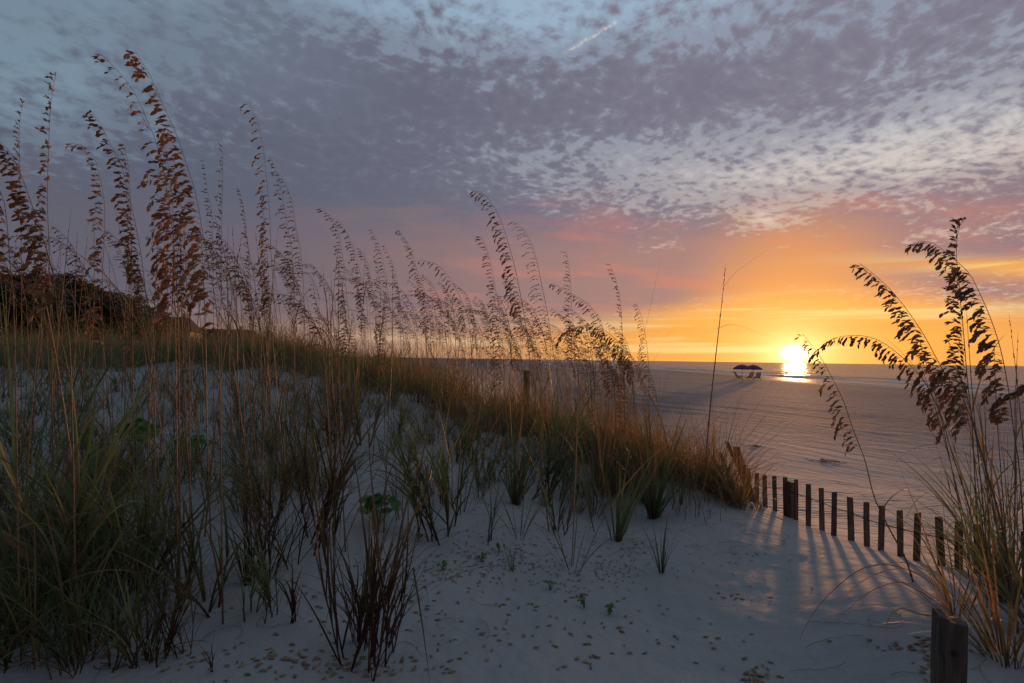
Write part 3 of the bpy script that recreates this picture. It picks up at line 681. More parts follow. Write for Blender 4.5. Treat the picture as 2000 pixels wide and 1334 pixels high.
while placed < 258:
    u = rnd.uniform(-60, 1290) if placed < 150 else rnd.uniform(640, 1235)
    if u < 450 and rnd.random() < .60: continue
    if u < 450: D = rnd.uniform(2.8, 9.5)
    elif u < 700: D = rnd.uniform(3.6, 10)
    else: D = np.interp(u, cu, cD) + rnd.uniform(-.9, 3.0)
    g = ground_at(u, D)
    v_tip = topline(u) + rnd.uniform(-45, 110) + (30 if D > 8 else 0) if placed < 150 else topline(u) + rnd.uniform(-20, 120)
    h = (pix(u, v_tip, D).z - g.z)
    if h < .55 or h > 2.1: continue
    k = rnd.randrange(14)
    o = protos[k] if k not in used else copy_tree(protos[k]); used.add(k)
    o.location = g; o.rotation_euler = (rnd.uniform(-.05, .05), rnd.uniform(-.07, .03), rnd.uniform(-.5, .5)); s = h; o.scale = (s, s, s)
    side = 'left of the heavy bowed heads' if u < 180 else ''
    tag(o, 'thin brown sea oat among many alike along the grassy dune crest', 'sea oats', GR); placed += 1
for k in range(14):
    if k not in used:
        for c in list(protos[k].children): bpy.data.objects.remove(c)
        bpy.data.objects.remove(protos[k])
# bare culms without a head
bp_ = []
for k in range(5):
    rnd2 = random.Random(800 + k); ln = rnd2.uniform(-.05, .16)
    path = smooth_path([Vector((0, 0, -.02)), Vector((-ln * .25, 0, .35)), Vector((-ln * .6, .01, .7)), Vector((-ln * 1.2, .02, 1.0))], 22)
    root = empty('bare_stalk'); link('stem', stem_mb(path[:17], .0026, .0012, rnd2).mesh('stem'), root, M_stem)
    link('tip_spike', spike(path[16:], rnd2).mesh('tip_spike'), root, M_seed)
    for _ in range(3): link('leaf', culm_leaves(path, 1, LEE, rnd2, .2, .5, .003, .05, .6).mesh('leaf'), root, M_gold)
    bp_.append(root)
for i in range(96):
    k = i % 5; o = bp_[k] if i < 5 else copy_tree(bp_[k])
    if i % 4 == 3:
        u = rnd.uniform(1890, 2030); D = rnd.uniform(1.8, 2.4); g = ground_at(u, D); h = rnd.uniform(.6, 1.15)
        tag(o, 'bare brown stalk rising from the grass clump at the right end of the fence', 'stalk', 'bare stalks at the right')
    else:
        u = rnd.uniform(-20, 760); D = rnd.uniform(2.2, 7.5); g = ground_at(u, D)
        h = min(2.0, max(.6, pix(u, topline(u) + rnd.uniform(-90, 60), D).z - g.z))
        tag(o, 'bare stalk without seeds standing between the sea oats', 'stalk', 'bare stalks between the sea oats')
    o.location = g; o.scale = (h,) * 3; o.rotation_euler = (rnd.uniform(-.06, .06), rnd.uniform(-.16, .05), rnd.uniform(-1, 1))

# ------------------------------------------------------------------ grass
def tuft(n, hmin, hmax, w, spread, lean, curl, rnd, segs=9, wind=.12, base_r=.02, tlo=0.0, thi=1.0, stiff=0.0):
    w *= 1.3
    mb = MB()
    for k in range(n):
        a = rnd.uniform(0, 2 * math.pi); h = Vector((math.cos(a), math.sin(a), 0)); r = base_r * math.sqrt(rnd.random())
        c = h * r + Vector((0, 0, -.015)); L = rnd.uniform(hmin, hmax) * (1 if rnd.random() < .8 else .6)
        d = (Vector((0, 0, 1)) + h * rnd.uniform(.05, spread) + LEE * wind * rnd.random() + lean * rnd.uniform(.5, 1)).normalized(); pts = [c.copy()]
        cu_ = rnd.uniform(.2, 1.0) * curl
        for j in range(segs):
            g = cu_ * (j / segs if stiff else 1.0)
            d = (d + Vector((0, 0, -1)) * g + h * .015).normalized(); c = c + d * (L / segs); pts.append(c.copy())
        ww = w * rnd.uniform(.6, 1.15)
        mb.ribbon(pts, lambda t: ww * min(1, .55 + t * 2.2) * max(0.03, (1 - t ** 1.7)), h.cross(Vector((0, 0, 1))) + h * rnd.uniform(-.6, .6), rnd.uniform(tlo, thi), .3, 0, rnd.uniform(-.9, .9))
    return mb
Z0 = Vector((0, 0, 0))
def shoots(n, hmin, hmax, w, rad, rnd, wind=.15, nl=6, curl=.16, tlo=0.0, thi=1.0):
    w *= 1.45
    """loose tuft: separate upright shoots, each with leaves parting from it in turn"""
    mb = MB(); s = 1
    for k in range(n):
        a = rnd.uniform(0, 6.28); r = rad * math.sqrt(rnd.random()); b0 = Vector((math.cos(a) * r, math.sin(a) * r, -.015)); H = rnd.uniform(hmin, hmax)
        d = (Vector((0, 0, 1)) + Vector((rnd.gauss(0, .16), rnd.gauss(0, .16), 0)) + LEE * wind * rnd.random()).normalized(); c = b0.copy(); st = [c.copy()]; m = 6
        bend = Vector((rnd.gauss(0, .035), rnd.gauss(0, .035), 0)); tb = rnd.uniform(tlo, thi) * .8
        for j in range(m): d = (d + bend).normalized(); c = c + d * (H * .42 / m); st.append(c.copy())
        mb.tube(st, [w * .75 * (1 - .5 * j / m) for j in range(m + 1)], 4, tb, False, 0, [.35 * j / m for j in range(m + 1)])
        az0 = rnd.uniform(0, 6.28)
        for q in range(nl):
            f = (.08 + .92 * q / nl) * m; i = min(int(f), m - 1); p = st[i].lerp(st[i + 1], f - i); az_ = az0 + q * 3.14 + rnd.uniform(-.7, .7); h = Vector((math.cos(az_), math.sin(az_), 0))
            L = H * rnd.uniform(.45, .8) * (1.0 if q else .6); dd = (d + h * rnd.uniform(.12, .55)).normalized(); cc = p.copy(); pts = [cc.copy()]; cv = curl * rnd.uniform(.1, 1.3); kink = rnd.randint(4, 9) if rnd.random() < .16 else 99
            for j in range(10):
                dd = (dd + Vector((0, 0, -1)) * (cv * (.25 + j / 8)) + LEE * .02).normalized()
                if j == kink: dd = (h * .5 + Vector((rnd.uniform(-.4, .4), rnd.uniform(-.4, .4), -1))).normalized()
                cc = cc + dd * (L / 10); pts.append(cc.copy())
            ww = w * rnd.uniform(.6, 1.15); old = q < 2 and rnd.random() < .5
            mb.ribbon(pts, lambda t: ww * min(1, .6 + t * 3) * max(.04, (1 - t) ** .8), h.cross(Vector((0, 0, 1))), .95 if old else min(.72, tb + rnd.uniform(0, .2)), .3, 0, rnd.uniform(-1.2, 1.2))
    return mb
def proto_tufts(name, mat, specs):
    out = []
    for s in specs: out.append((name, tuft(*s[0], **s[1]).mesh(name), mat))
    return out
r_ = random.Random(31)
PG = proto_tufts('grass_tuft', M_green, [((rn_, .28, .58, .0034, .38, Z0, cu2, r_), dict(wind=.2, stiff=st)) for rn_, cu2, st in ((26, .10, 0), (34, .14, 0), (20, .07, 0), (30, .20, 1), (16, .12, 0), (38, .16, 1))])
PS = proto_tufts('grass_tuft', M_green, [((n, .16, .34, .0036, .45, Z0, .10, r_), dict(thi=.75, base_r=.012)) for n in (9, 13, 7)])
PA = proto_tufts('grass_tuft', M_gold, [((n, .30, .62, .0020, .8, Z0, c_, r_), dict(wind=.3, base_r=.05)) for n, c_ in ((60, .12), (75, .15), (50, .18))])
PR = proto_tufts('burgundy_grass', M_red, [((n, .22, .50, .0032, .26, Z0, c_, r_), dict(base_r=.022, thi=.9)) for n, c_ in ((22, .05), (30, .08), (16, .04))])
PW_ = [('grass_tuft', shoots(*a_).mesh('grass_tuft'), M_green) for a_ in ((5,.35,.62,.0034,.07,r_),(8,.40,.75,.0036,.10,r_),(3,.35,.6,.0034,.04,r_),(11,.30,.70,.0034,.14,r_),(6,.5,.95,.0040,.09,r_,.25,7,.22),(9,.35,.8,.0036,.16,r_,.3,6,.26))]
PV = [('burgundy_grass', shoots(*a_).mesh('burgundy_grass'), M_red) for a_ in ((8,.30,.62,.0021,.07,r_,.1,7,.16),(12,.35,.66,.0023,.09,r_,.1,7,.12),(3,.25,.5,.0034,.03,r_,.1,5,.1))]
PL_ = [('long_leaved_grass', tuft(n, .55, 1.05, .0034, .75, Z0, c_, r_, segs=14, wind=.2, base_r=.04).mesh('long_leaved_grass'), M_green) for n, c_ in ((14, .12), (20, .15), (10, .10))]
def place_tuft(pr, g, s, rz, label, group, cat='grass'):
    nm, me, mat = pr
    o = link(nm, me, None, mat); o.location = g; o.scale = (s,) * 3; o.rotation_euler = (0, 0, rz)
    tag(o, label, cat, group); return o
rnd = random.Random(11)
# tufts one can single out: u, v of the foot, height in photo pixels, kind, label
NT = [(1275,1012,270,PG[1],"upright fan of broad green blades left of the fence, in front of the golden bushes"),
 (1203,1056,235,PG[0],"green tuft with one thick yellowish blade, just left of the upright fan"),
 (1292,1118,200,PS[1],"small tuft of a few stiff green blades alone on the open sand"),
 (1120,1112,225,PL_[2],"green tuft leaning left with long blades lying over scattered husks"),
 (1006,985,240,PG[1],"thick green tuft below the middle of the dune slope"),
 (1052,972,235,PW_[1],"tall thin green tuft right beside the thick middle one"),
 (862,1045,235,PW_[5],"wide loose grass tuft right of the broad leaved plant"),
 (905,900,130,PW_[3],"low spreading green tuft under the dark rows of the ridge"),
 (1180,962,220,PA[0],"thin golden tuft halfway between the middle and the fence"),
 (715,872,205,PW_[2],"narrow green tuft with sand on all sides near the top of the slope"),
 (368,1192,330,PW_[1],"big dark green tuft with a reddish foot at the lower left"),
 (225,1150,330,PW_[3],"broad dark tuft left of the big reddish footed one"),
 (95,1230,420,PW_[4],"large arching tuft filling the lower left corner"),
 (40,1120,400,PL_[1],"tangle of long blades at the left edge, above the corner tuft"),
 (150,1300,260,PL_[0],"low wide tuft at the very bottom left"),
 (560,1003,290,PW_[0],"tall open green tuft in the left middle of the slope"),
 (1440,984,155,PA[0],"bushy golden grass in front of the leaning fence boards"),
 (1478,996,95,PA[2],"small golden bush hiding the first upright slats"),
 (1398,962,195,PA[1],"dense golden bush of fine grass at the left end of the fence"),
 (1352,945,165,PA[2],"golden grass bush one step left of the fence's end"),
 (1300,930,150,PA[0],"low golden bush where the ridge grass thins out"),
 (1418,972,150,PA[1],"golden bush between the dense one and the leaning boards"),
 (1775,1085,0,None,None)]
for u, v, hp, pr, lab in NT:
    if pr is None: continue
    g, D = ground_hit(u, v); s = hp / 1000 * D / .50
    place_tuft(pr, g, s, rnd.uniform(0, 6), lab, None)
NR = [(682,1312,470,PV[0],"tall burgundy footed grass in the front middle of the sand"),
 (742,1262,290,PV[0],"shorter burgundy grass leaning right, beside the tall front one"),
 (484,1140,190,PR[0],"dark red dry grass between two green tufts on the left slope"),
 (572,1215,220,PV[2],"thin three bladed burgundy grass left of the tall front one"),
 (415,1312,120,PV[2],"tiny dark tuft of narrow blades near the bottom left"),
 (604,1062,350,PV[0],"tall reddish bunch of grass left of the broad leaved plant"),
 (645,868,135,PV[1],"dark dead bunch of grass near the top of the slope"),
 (545,1120,270,PV[1],"brown bunch with curled dry leaves in the left middle"),
 (700,1250,240,PR[0],"brown curled leaves around the foot of the tall front grass"),]
for u, v, hp, pr, lab in NR:
    g, D = ground_hit(u, min(v, 1325)); s = hp / 1000 * D / .46
    place_tuft(pr, g, s, rnd.uniform(0, 6), lab, None)
for u, v, hp, pr in [(900,1003,190,PL_[2]),(955,1062,170,PW_[2]),(1090,1042,190,PW_[0]),(1162,1010,180,PL_[0]),(822,945,170,PW_[1]),(782,1012,150,PW_[2]),(1000,1115,120,PS[0]),(1240,968,170,PW_[2]),(1085,925,170,PL_[1]),(935,935,160,PW_[0]),(1330,985,120,PS[1]),(868,990,150,PW_[4]),(1015,1050,150,PL_[2])]:
    g, D = ground_hit(u, v); place_tuft(pr, g, hp / 1000 * D / .52, rnd.uniform(0, 6), 'loose green tuft with fallen blades on the husk strewn middle sand', 'loose tufts on the husk strewn sand')
cnt = 0; spots = []
while cnt < 250:
    k = rnd.random()
    if k < .38: u, v = rnd.uniform(-60, 640), rnd.triangular(715, 1240, 860)
    elif k < .49: u, v = rnd.uniform(-60, 330), rnd.uniform(900, 1330)
    elif k < .90: u = rnd.uniform(600, 1260); v = np.interp(u, [600, 750, 1000, 1200, 1260], [735, 760, 835, 885, 905]) + abs(rnd.gauss(0, 75))
    else: u = rnd.uniform(1180, 1480); v = np.interp(u, [1180, 1300, 1480], [880, 918, 985]) + abs(rnd.gauss(0, 14))
    if v > 1000 and u > 330 and rnd.random() < .7: continue
    if u < 650 and v < 1000 and rnd.random() < .35: continue
    h = ground_hit(u, v)
    if h is None: continue
    g, D = h
    if any((g.x - a) ** 2 + (g.y - b) ** 2 < (.028 * D) ** 2 for a, b in spots): continue
    spots.append((g.x, g.y))
    if u > 1180: v = min(v, np.interp(u, [1180, 1300, 1480], [884, 925, 990])); pr = rnd.choice(PA); s = rnd.uniform(.6, 1.05); lab, gp = 'fine golden grass on the crest, one of the bushes behind and left of the fence', 'golden grass by the fence'
    elif u > 600: pr = rnd.choice(PW_ + PW_[:3] + PL_[:2] + PG[:1] + PS[:1] + PA[:1]); s = rnd.uniform(.42, .92) * (1.15 if v < 900 else .9); lab, gp = 'green tuft on the middle slope below the ridge, one of many alike', 'grass tufts on the middle slope'
    elif v > 1000: pr = rnd.choice(PW_ + PW_ + PL_ + PV); s = rnd.uniform(.5, .85); lab, gp = 'dark green grass on the lower left slope, one of many alike', 'grass on the lower left slope'
    else: pr = rnd.choice(PW_ + PW_ + PW_ + PG[:2] + PS[:1] + PV + PL_[:1]); s = rnd.uniform(.38, .78); lab, gp = 'dark green grass on the upper left slope, one of many alike', 'grass on the upper left slope'
    if pr in PV and 'left' in lab: lab, gp = 'brownish red grass bunch among the green tufts on the left slope', 'reddish grass on the left slope'
    place_tuft(pr, g, s, rnd.uniform(0, 6.28), lab, gp); cnt += 1

# right hand clump: long arching blades traced where they hang, rooted beside the near post
def arch_clump(label, u0, D0, lines, extra, pr_s):
    g = ground_at(u0, D0); root = empty('grass_clump', g); tag(root, label, 'grass')
    for pl, w_, t_ in lines:
        mb = MB(); n = len(pl); pp = smooth_path([Vector((0, 0, -.01))] + [pix(u, v, D0 + (dd or 0)) - g for u, v, dd in pl], 26)
        mb.ribbon(pp, lambda t: w_ * min(1, .6 + t * 2) * max(.05, 1 - t ** 2), Vector((.3, 1, .8)), t_, .3)
        link('leaf', mb.mesh('leaf'), root, M_gold)
    mb = tuft(*extra[0], **extra[1]); link('leaf_blades', mb.mesh('leaf_blades'), root, extra[2])
    return root
r2 = random.Random(5)
arch_clump("clump with long curved leaves sweeping left over the sand, behind the near post", 1862, 1.86, [
  ([(1835,1150,.05),(1760,1108,.1),(1690,1108,.12),(1620,1160,.1),(1575,1220,.04),(1562,1262,0),(1590,1285,-.03)], .0026, .3),
  ([(1840,1160,.02),(1775,1112,.04),(1700,1126,.05),(1640,1175,.04),(1598,1235,.02)], .0022, .9),
  ([(1830,1170,.0),(1770,1138,.0),(1710,1150,.0),(1655,1190,0),(1632,1215,0),(1660,1235,0)], .0020, .5),
  ([(1845,1150,.0),(1800,1110,.15),(1750,1098,.25),(1690,1112,.3),(1650,1140,.3)], .0020, .2),
  ([(1800,1200,-.2),(1758,1188,-.25),(1733,1215,-.28),(1735,1270,-.3),(1762,1325,-.33)], .0034, .2),
  ([(1850,1150,0),(1820,1085,.1),(1790,1030,.2),(1772,985,.25)], .0032, .1),
  ([(1845,1160,0),(1805,1090,.1),(1778,1050,.15)], .0035, .1),
  ([(1865,1150,0),(1850,1050,.1),(1840,960,.1),(1838,880,.1)], .0030, .2),
  ([(1875,1150,0),(1870,1040,.1),(1845,960,.2),(1800,930,.3),(1775,960,.3)], .0018, .6)],
  ((26, .25, .6, .0026, .6, Vector((-.15, 0, 0)), .13, r2), dict(base_r=.04), M_gold), 1)
for lab, u0, D0, n, hm in (("dense dark clump at the foot of the tall stalks on the right", 1965, 2.0, 60, .80), ("clump at the right edge with wiry loops hanging low", 2035, 1.75, 50, .75), ("grass clump behind the last visible fence slats", 1930, 2.5, 56, .62),
                           ("low clump right of the near post", 1955, 1.6, 46, .5)):
    g = ground_at(u0, D0); o = link('grass_clump', tuft(n, .25, hm, .0030, .7, Vector((-.1, 0, 0)), .13, r2, segs=12, wind=.25, base_r=.05).mesh('grass_clump'), None, M_green if n > 47 else M_gold)
    o.location = g; tag(o, lab, 'grass')

# the ridge: dense grass no one could count, one object
def field(n, sampler, hmin, hmax, w, seed, segs=6, curl=.5):
    rg = np.random.default_rng(seed); x, y = sampler(n, rg); n = len(x); z = terrain(x, y)
    a = rg.uniform(0, 2 * np.pi, n); L = hmin + (hmax - hmin) * rg.random(n) ** 1.5; L = L * (.45 + 1.1 * vnoise(x * 2.2, y * 2.2, 31)) * (.6 + .8 * vnoise(x * 7, y * 7, 32)) * np.repeat(rg.uniform(.35, 1.5, n // 12), 12)[:n]; tl = rg.uniform(.02, .75, n); cq = rg.uniform(.1, 1, n) * curl
    hx = np.cos(a) * tl - .16 * rg.random(n) + np.repeat(rg.normal(0, .22, n // 12), 12)[:n]; hy = np.sin(a) * tl; sx, sy = -np.sin(a), np.cos(a)
    t = np.linspace(0, 1, segs + 1); V = np.zeros((n, segs + 1, 2, 3))
    for k, tt in enumerate(t):
        px = x + L * (hx * tt + np.cos(a) * cq * .45 * tt ** 2); py = y + L * (hy * tt + np.sin(a) * cq * .45 * tt ** 2); pz = z - .02 + L * (tt * .98 - cq * .42 * tt ** 2.4)
        ww = w * (1 - tt ** 1.6) + .0004
        for q, sg in ((0, -1), (1, 1)): V[:, k, q, 0] = px + sx * ww * sg; V[:, k, q, 1] = py + sy * ww * sg; V[:, k, q, 2] = pz
    b = (np.arange(n) * (segs + 1) * 2)[:, None] + (np.arange(segs) * 2)[None]
    Fq = np.stack([b, b + 1, b + 3, b + 2], -1).reshape(-1, 4); V = V.reshape(-1, 3)
    me = bpy.data.meshes.new('grass'); me.vertices.add(len(V)); me.vertices.foreach_set('co', V.ravel())
    me.loops.add(Fq.size); me.loops.foreach_set('vertex_index', Fq.ravel()); me.polygons.add(len(Fq))
    me.polygons.foreach_set('loop_start', np.arange(0, Fq.size, 4)); me.update(calc_edges=True)
    tn = np.repeat(rg.random(n), (segs + 1) * 2); al = np.tile(np.repeat(t, 2), n)
    for nm, dat in (('tint', tn), ('along', al)):
        at = me.attributes.new(nm, 'FLOAT', 'POINT'); at.data.foreach_set('value', dat.astype(np.float32))
    return me
def ridge_sampler(u0, u1, d0, d1, clump=.10):
    def f(n, rg):
        nc = n // 12; u = rg.uniform(u0, u1, nc); D = np.interp(u, cu, cD) + d0 + (d1 - d0) * rg.random(nc) ** 1.3 + (vnoise(u * .02, u * 0 + 4, 41) - .5) * .9 + rg.normal(0, .18, nc) - (rg.random(nc) < .12) * rg.random(nc) * 1.2
        p0 = np.array([0, 0, CZ]); X = (u - 1000) / F * D; Y = D * math.cos(PITCH)
        X = np.repeat(X, 12) + rg.normal(0, clump, nc * 12) * .4; Y = np.repeat(Y, 12) + rg.normal(0, clump, nc * 12) * .4
        return X, Y
    return f
o = link('ridge_grass', field(30000, ridge_sampler(-250, 760, -.8, 3.4), .16, .50, .0026, 1), None, M_green); tag(o, 'dense dark green grass covering the left of the dune crest', None, None, 'stuff')
o = link('ridge_grass', field(6000, ridge_sampler(420, 1215, -.25, 2.6, .10), .12, .62, .0036, 2), None, M_gold); tag(o, 'golden brown grass massed along the crest towards the beach', None, None, 'stuff')
def slope_sampler(n, rg):
    nc = n // 12; u = rg.uniform(-220, 690, nc); D = rg.uniform(3.2, 8.6, nc) ** 1.0; X = (u - 1000) / F * D; Y = D.copy()
    X = np.repeat(X, 12) + rg.normal(0, .035, nc * 12); Y = np.repeat(Y, 12) + rg.normal(0, .035, nc * 12); return X, Y
o = link('slope_grass', field(3800, slope_sampler, .15, .55, .0030, 6, 7, .6), None, M_green); tag(o, 'countless thin green blades on the upper left slope between the tufts', None, None, 'stuff')
o = link('ridge_grass', field(5500, ridge_sampler(500, 1215, -.5, 2.2, .10), .12, .62, .0040, 12, 6, .6), None, M_green); tag(o, 'green blades mixed into the golden grass along the crest', None, None, 'stuff')
o = link('ridge_grass', field(2600, ridge_sampler(300, 1240, -.2, 2.6, .25), .6, 1.15, .0016, 7, 8, .35), None, M_gold); tag(o, 'tall thin golden wisps standing out of the ridge grass', None, None, 'stuff')
o = link('ridge_grass', field(12000, ridge_sampler(-200, 900, 1.5, 7.0, .3), .2, .55, .0034, 3), None, M_green); tag(o, 'grass and low growth on the back of the dune', None, None, 'stuff')
o = link('ridge_grass', field(4800, ridge_sampler(1180, 1400, -.4, 1.0, .15), .18, .5, .0018, 4), None, M_gold); tag(o, 'fine golden grass where the crest drops to the beach', None, None, 'stuff')

# ------------------------------------------------------------------ broad leaved plants
def broad_plant(label, u, v, n, rad, ls, group=None, seed=1):
    rn2 = random.Random(seed); g, D = ground_hit(u, v); root = empty('broadleaf_plant', g); tag(root, label, 'plant', group)
    mb = MB(); st = MB()
    for k in range(n):
        a = rn2.uniform(0, 6.28); e = rn2.uniform(.15, 1.5); r = rad * rn2.uniform(.5, 1); c = Vector((math.cos(a) * math.cos(e) * r, math.sin(a) * math.cos(e) * r, rad * .75 + math.sin(e) * r * .8))
        st.tube([Vector((0, 0, -.01)), c * .5 + Vector((0, 0, .01)), c], .0016, 4, .4)
        nrm = (c.normalized() + Vector((rn2.uniform(-.5, .5), rn2.uniform(-.8, .1), rn2.uniform(.1, .8)))).normalized(); t1 = nrm.orthogonal().normalized(); t2 = nrm.cross(t1); t0 = rn2.uniform(0, 6)
        L = ls * rn2.uniform(.7, 1.15); ring = [c]
        m = 14
        for j in range(m):
            q = 2 * math.pi * j / m; rr_ = L * (1 + .12 * math.cos(2 * q)) * (1 if abs(q - math.pi) > .3 else .8)
            ring.append(c + (t1 * math.cos(q + t0) + t2 * math.sin(q + t0)) * rr_ + nrm * (L * .22 * math.cos(2 * q) + L * .12))
        mb.add(ring, [(0, 1 + j, 1 + (j + 1) % m) for j in range(m)], rn2.random() * .7, [.5] * (m + 1))
    link('stem', st.mesh('stem'), root, M_broad); link('leaf_blades', mb.mesh('leaf_blades'), root, M_broad)
broad_plant("bushy plant with round bright green leaves right of the tall reddish grass", 735, 1032, 36, .125, .034, seed=3)
broad_plant("largest dark broad leaved plant, under the sea oats on the left slope", 262, 905, 46, .22, .034, seed=4)
broad_plant("dark broad leaved plant left of the largest one", 195, 920, 20, .13, .032, seed=5)
broad_plant("small broad leaved plant under the thick stems right of the largest one", 385, 905, 20, .13, .032, seed=6)
for k, (u, v, lab) in enumerate([(865,1112,"tiny seedling at the left end of the husk drift"), (975,1078,"seedling with two upright leaves above the husk drift"), (940,1095,"flat seedling in the middle of the husk drift"), (1075,1152,"tiny round leaved seedling right of the husk drift"), (1142,1186,"seedling with pale leaf below the leaning tuft"), (1190,1200,"tiny seedling, rightmost on the open sand"), (815,1058,"small seedling in the shade right of the bushy round leaved plant")]):
    broad_plant(lab, u, v, 5, .028, .011, None, 40 + k)

# ------------------------------------------------------------------ sand fence
fence = empty('sand_fence', ground_at(1692, 3.1)); tag(fence, "weathered slat fence with twisted wire, half buried along the edge of the dune", "fence")
f0 = fence.location
SL = [(1478,924,4.45),(1493,928,4.33),(1512,929,4.2),(1533,932,4.02),(1555,937,3.88),(1579,945,3.72),(1604,953,3.55),(1630,962,3.40),(1660,971,3.25),(1692,981,3.1),(1723,987,2.97),(1757,997,2.84),(1792,1002,2.72),(1833,1010,2.6),(1873,1019,2.47),(1910,1024,2.37),(1957,1030,2.26),(2004,1040,2.16),(2056,1052,2.06),(2110,1062,1.98)]
def slat_mesh(top, Lb, w, th, rn2, lean):
    mb = MB(); n = 7; ys = [top.z - Lb * k / (n - 1) for k in range(n)]; ph = rn2.uniform(-.3, .3); ca_, sn = math.cos(ph), math.sin(ph); vs = []
    for k in range(n):
        jx = rn2.uniform(-.0012, .0012); ww = w * rn2.uniform(.94, 1.04) * (.95 if k == 0 else 1)
        for a, b in ((-1, -1), (1, -1), (1, 1), (-1, 1)):
            lx = a * ww / 2 + jx; ly = b * th / 2
            zz = ys[k] - top.z + (rn2.uniform(-.004, .004) if k == 0 else 0)
            vs.append(Vector((lx * ca_ - ly * sn + lean[0] * -zz, lx * sn + ly * ca_ + lean[1] * -zz, zz)))
    fs = [(k * 4 + j, k * 4 + (j + 1) % 4, (k + 1) * 4 + (j + 1) % 4, (k + 1) * 4 + j) for k in range(n - 1) for j in range(4)] + [(3, 2, 1, 0), tuple((n - 1) * 4 + j for j in range(4))]
    mb.add(vs, fs, rn2.random()); return mb
def bevel(o, w=.0012):
    m = o.modifiers.new('bevel', 'BEVEL'); m.width = w; m.segments = 1; m.limit_method = 'ANGLE'; m.angle_limit = R(40)
rf = random.Random(8); wire_pts = []
for u, v, D in SL:
    t = pix(u, v, D); lx = rf.uniform(-.035, .035) - (.02 if u > 1740 else 0)
    o = link('slat', slat_mesh(t, .62, .037, .009, rf, (-lx, rf.uniform(-.03, .03))).mesh('slat', False), fence, M_wood); o.location = t - f0; bevel(o)
    wire_pts.append(t - f0 + Vector((rf.uniform(-.004, .004), -.008 if len(wire_pts) % 2 else .008, -.100 + rf.uniform(-.006, .006))))
for sgn in (-1, 1):
    mb = MB(); pts = []; fine_ = smooth_path(wire_pts, 220)
    for i, p in enumerate(fine_): pts.append(p + Vector((0, math.sin(i * .9) * .0032 * sgn, math.cos(i * .9) * .0032 * sgn)))
    mb.tube(pts, .0019, 5, .5); link('wire', mb.mesh('wire'), fence, M_wire)
# stout board standing among the slats
t = pix(1546, 941, 3.97); mb = slat_mesh(t, .62, .058, .055, rf, (0, 0)); o = link('board', mb.mesh('board', False), fence, M_wood); o.location = t - f0; bevel(o, .003); o["label"] = "broader post between two slats"
# the far end has fallen over to the left
for u, v, D, w, ln, nm in ((1406,884,4.9,.036,-.42,'slat'),(1420,864,4.85,.036,-.46,'slat'),(1394,892,5.0,.034,-.30,'slat'),(1437,872,4.8,.060,-.34,'board'),(1448,905,4.7,.036,-.2,'slat'),(1462,915,4.6,.036,-.05,'slat'),(1383,900,5.05,.034,-.35,'slat')):
    t = pix(u, v, D); o = link(nm, slat_mesh(t, .62, w, .010 if nm == 'slat' else .03, rf, (-ln, .05)).mesh(nm, False), fence, M_wood); o.location = t - f0; bevel(o)
    if nm == 'board': o["label"] = "broad board leaning left at the fallen end"
# far post in the grass
def post(label, u, v, D, w, h, tilt, mat, knot=False, name='wooden_post'):
    t = pix(u, v, D); root = empty(name, (t.x, t.y, tz(t.x, t.y))); tag(root, label, 'post')
    mb = MB(); rn2 = random.Random(int(u)); n = 12; N = 6; Ht = t.z - root.location.z; vs = []
    ring = []
    for a in range(4):
        for j in range(N):
            s0 = [(-1, -1), (1, -1), (1, 1), (-1, 1)][a]; s1 = [(1, -1), (1, 1), (-1, 1), (-1, -1)][a]; q = j / N
            ring.append((s0[0] + (s1[0] - s0[0]) * q, s0[1] + (s1[1] - s0[1]) * q))
    m = len(ring)
    for k in range(n + 1):
        zz = -h + (Ht + h) * k / n
        for a, b in ring:
            c_ = .93 if abs(a) == 1 and abs(b) == 1 else 1
            jit = rn2.uniform(-.0015, .0015); ex = (rn2.uniform(-.008, .006) - a * .006) if k == n else 0
            vs.append(Vector((a * c_ * w / 2 + jit, b * c_ * w / 2 + jit, zz + ex)))
    fs = [(k * m + j, k * m + (j + 1) % m, (k + 1) * m + (j + 1) % m, (k + 1) * m + j) for k in range(n) for j in range(m)]
    ci = len(vs); vs.append(Vector((0, 0, Ht - .004))); fs += [(n * m + j, n * m + (j + 1) % m, ci) for j in range(m)]
    mb.add(vs, fs, .5); sh = link('shaft', mb.mesh('shaft', False), root, mat); bevel(sh, .0015)
    root.rotation_euler = (0, tilt, R(-20) if knot else 0)
    if knot:
        mk = MB(); cz = Ht - .085
        for rr_, yy, tn in ((.0085, -.0012, .9), (.0045, -.0022, .2)):
            vs = [Vector((0.002, -w / 2 + yy - .001, cz))] + [Vector((.002 + math.cos(q * .524) * rr_ * rn2.uniform(.85, 1.1), -w / 2 + yy, cz + math.sin(q * .524) * rr_ * 1.25)) for q in range(12)]
            mk.add(vs, [(0, 1 + (q + 1) % 12, 1 + q) for q in range(12)], tn)
        link('knot', mk.mesh('knot'), root, M_wire)
    return root
post("stout square wooden post with a knot, cut off low in the near right corner", 1848, 1204, 1.45, .066, .30, R(2), M_post, True)
post("dark far post standing in the golden grass of the ridge", 1029, 724, 8.2, .10, .3, 0, M_post)

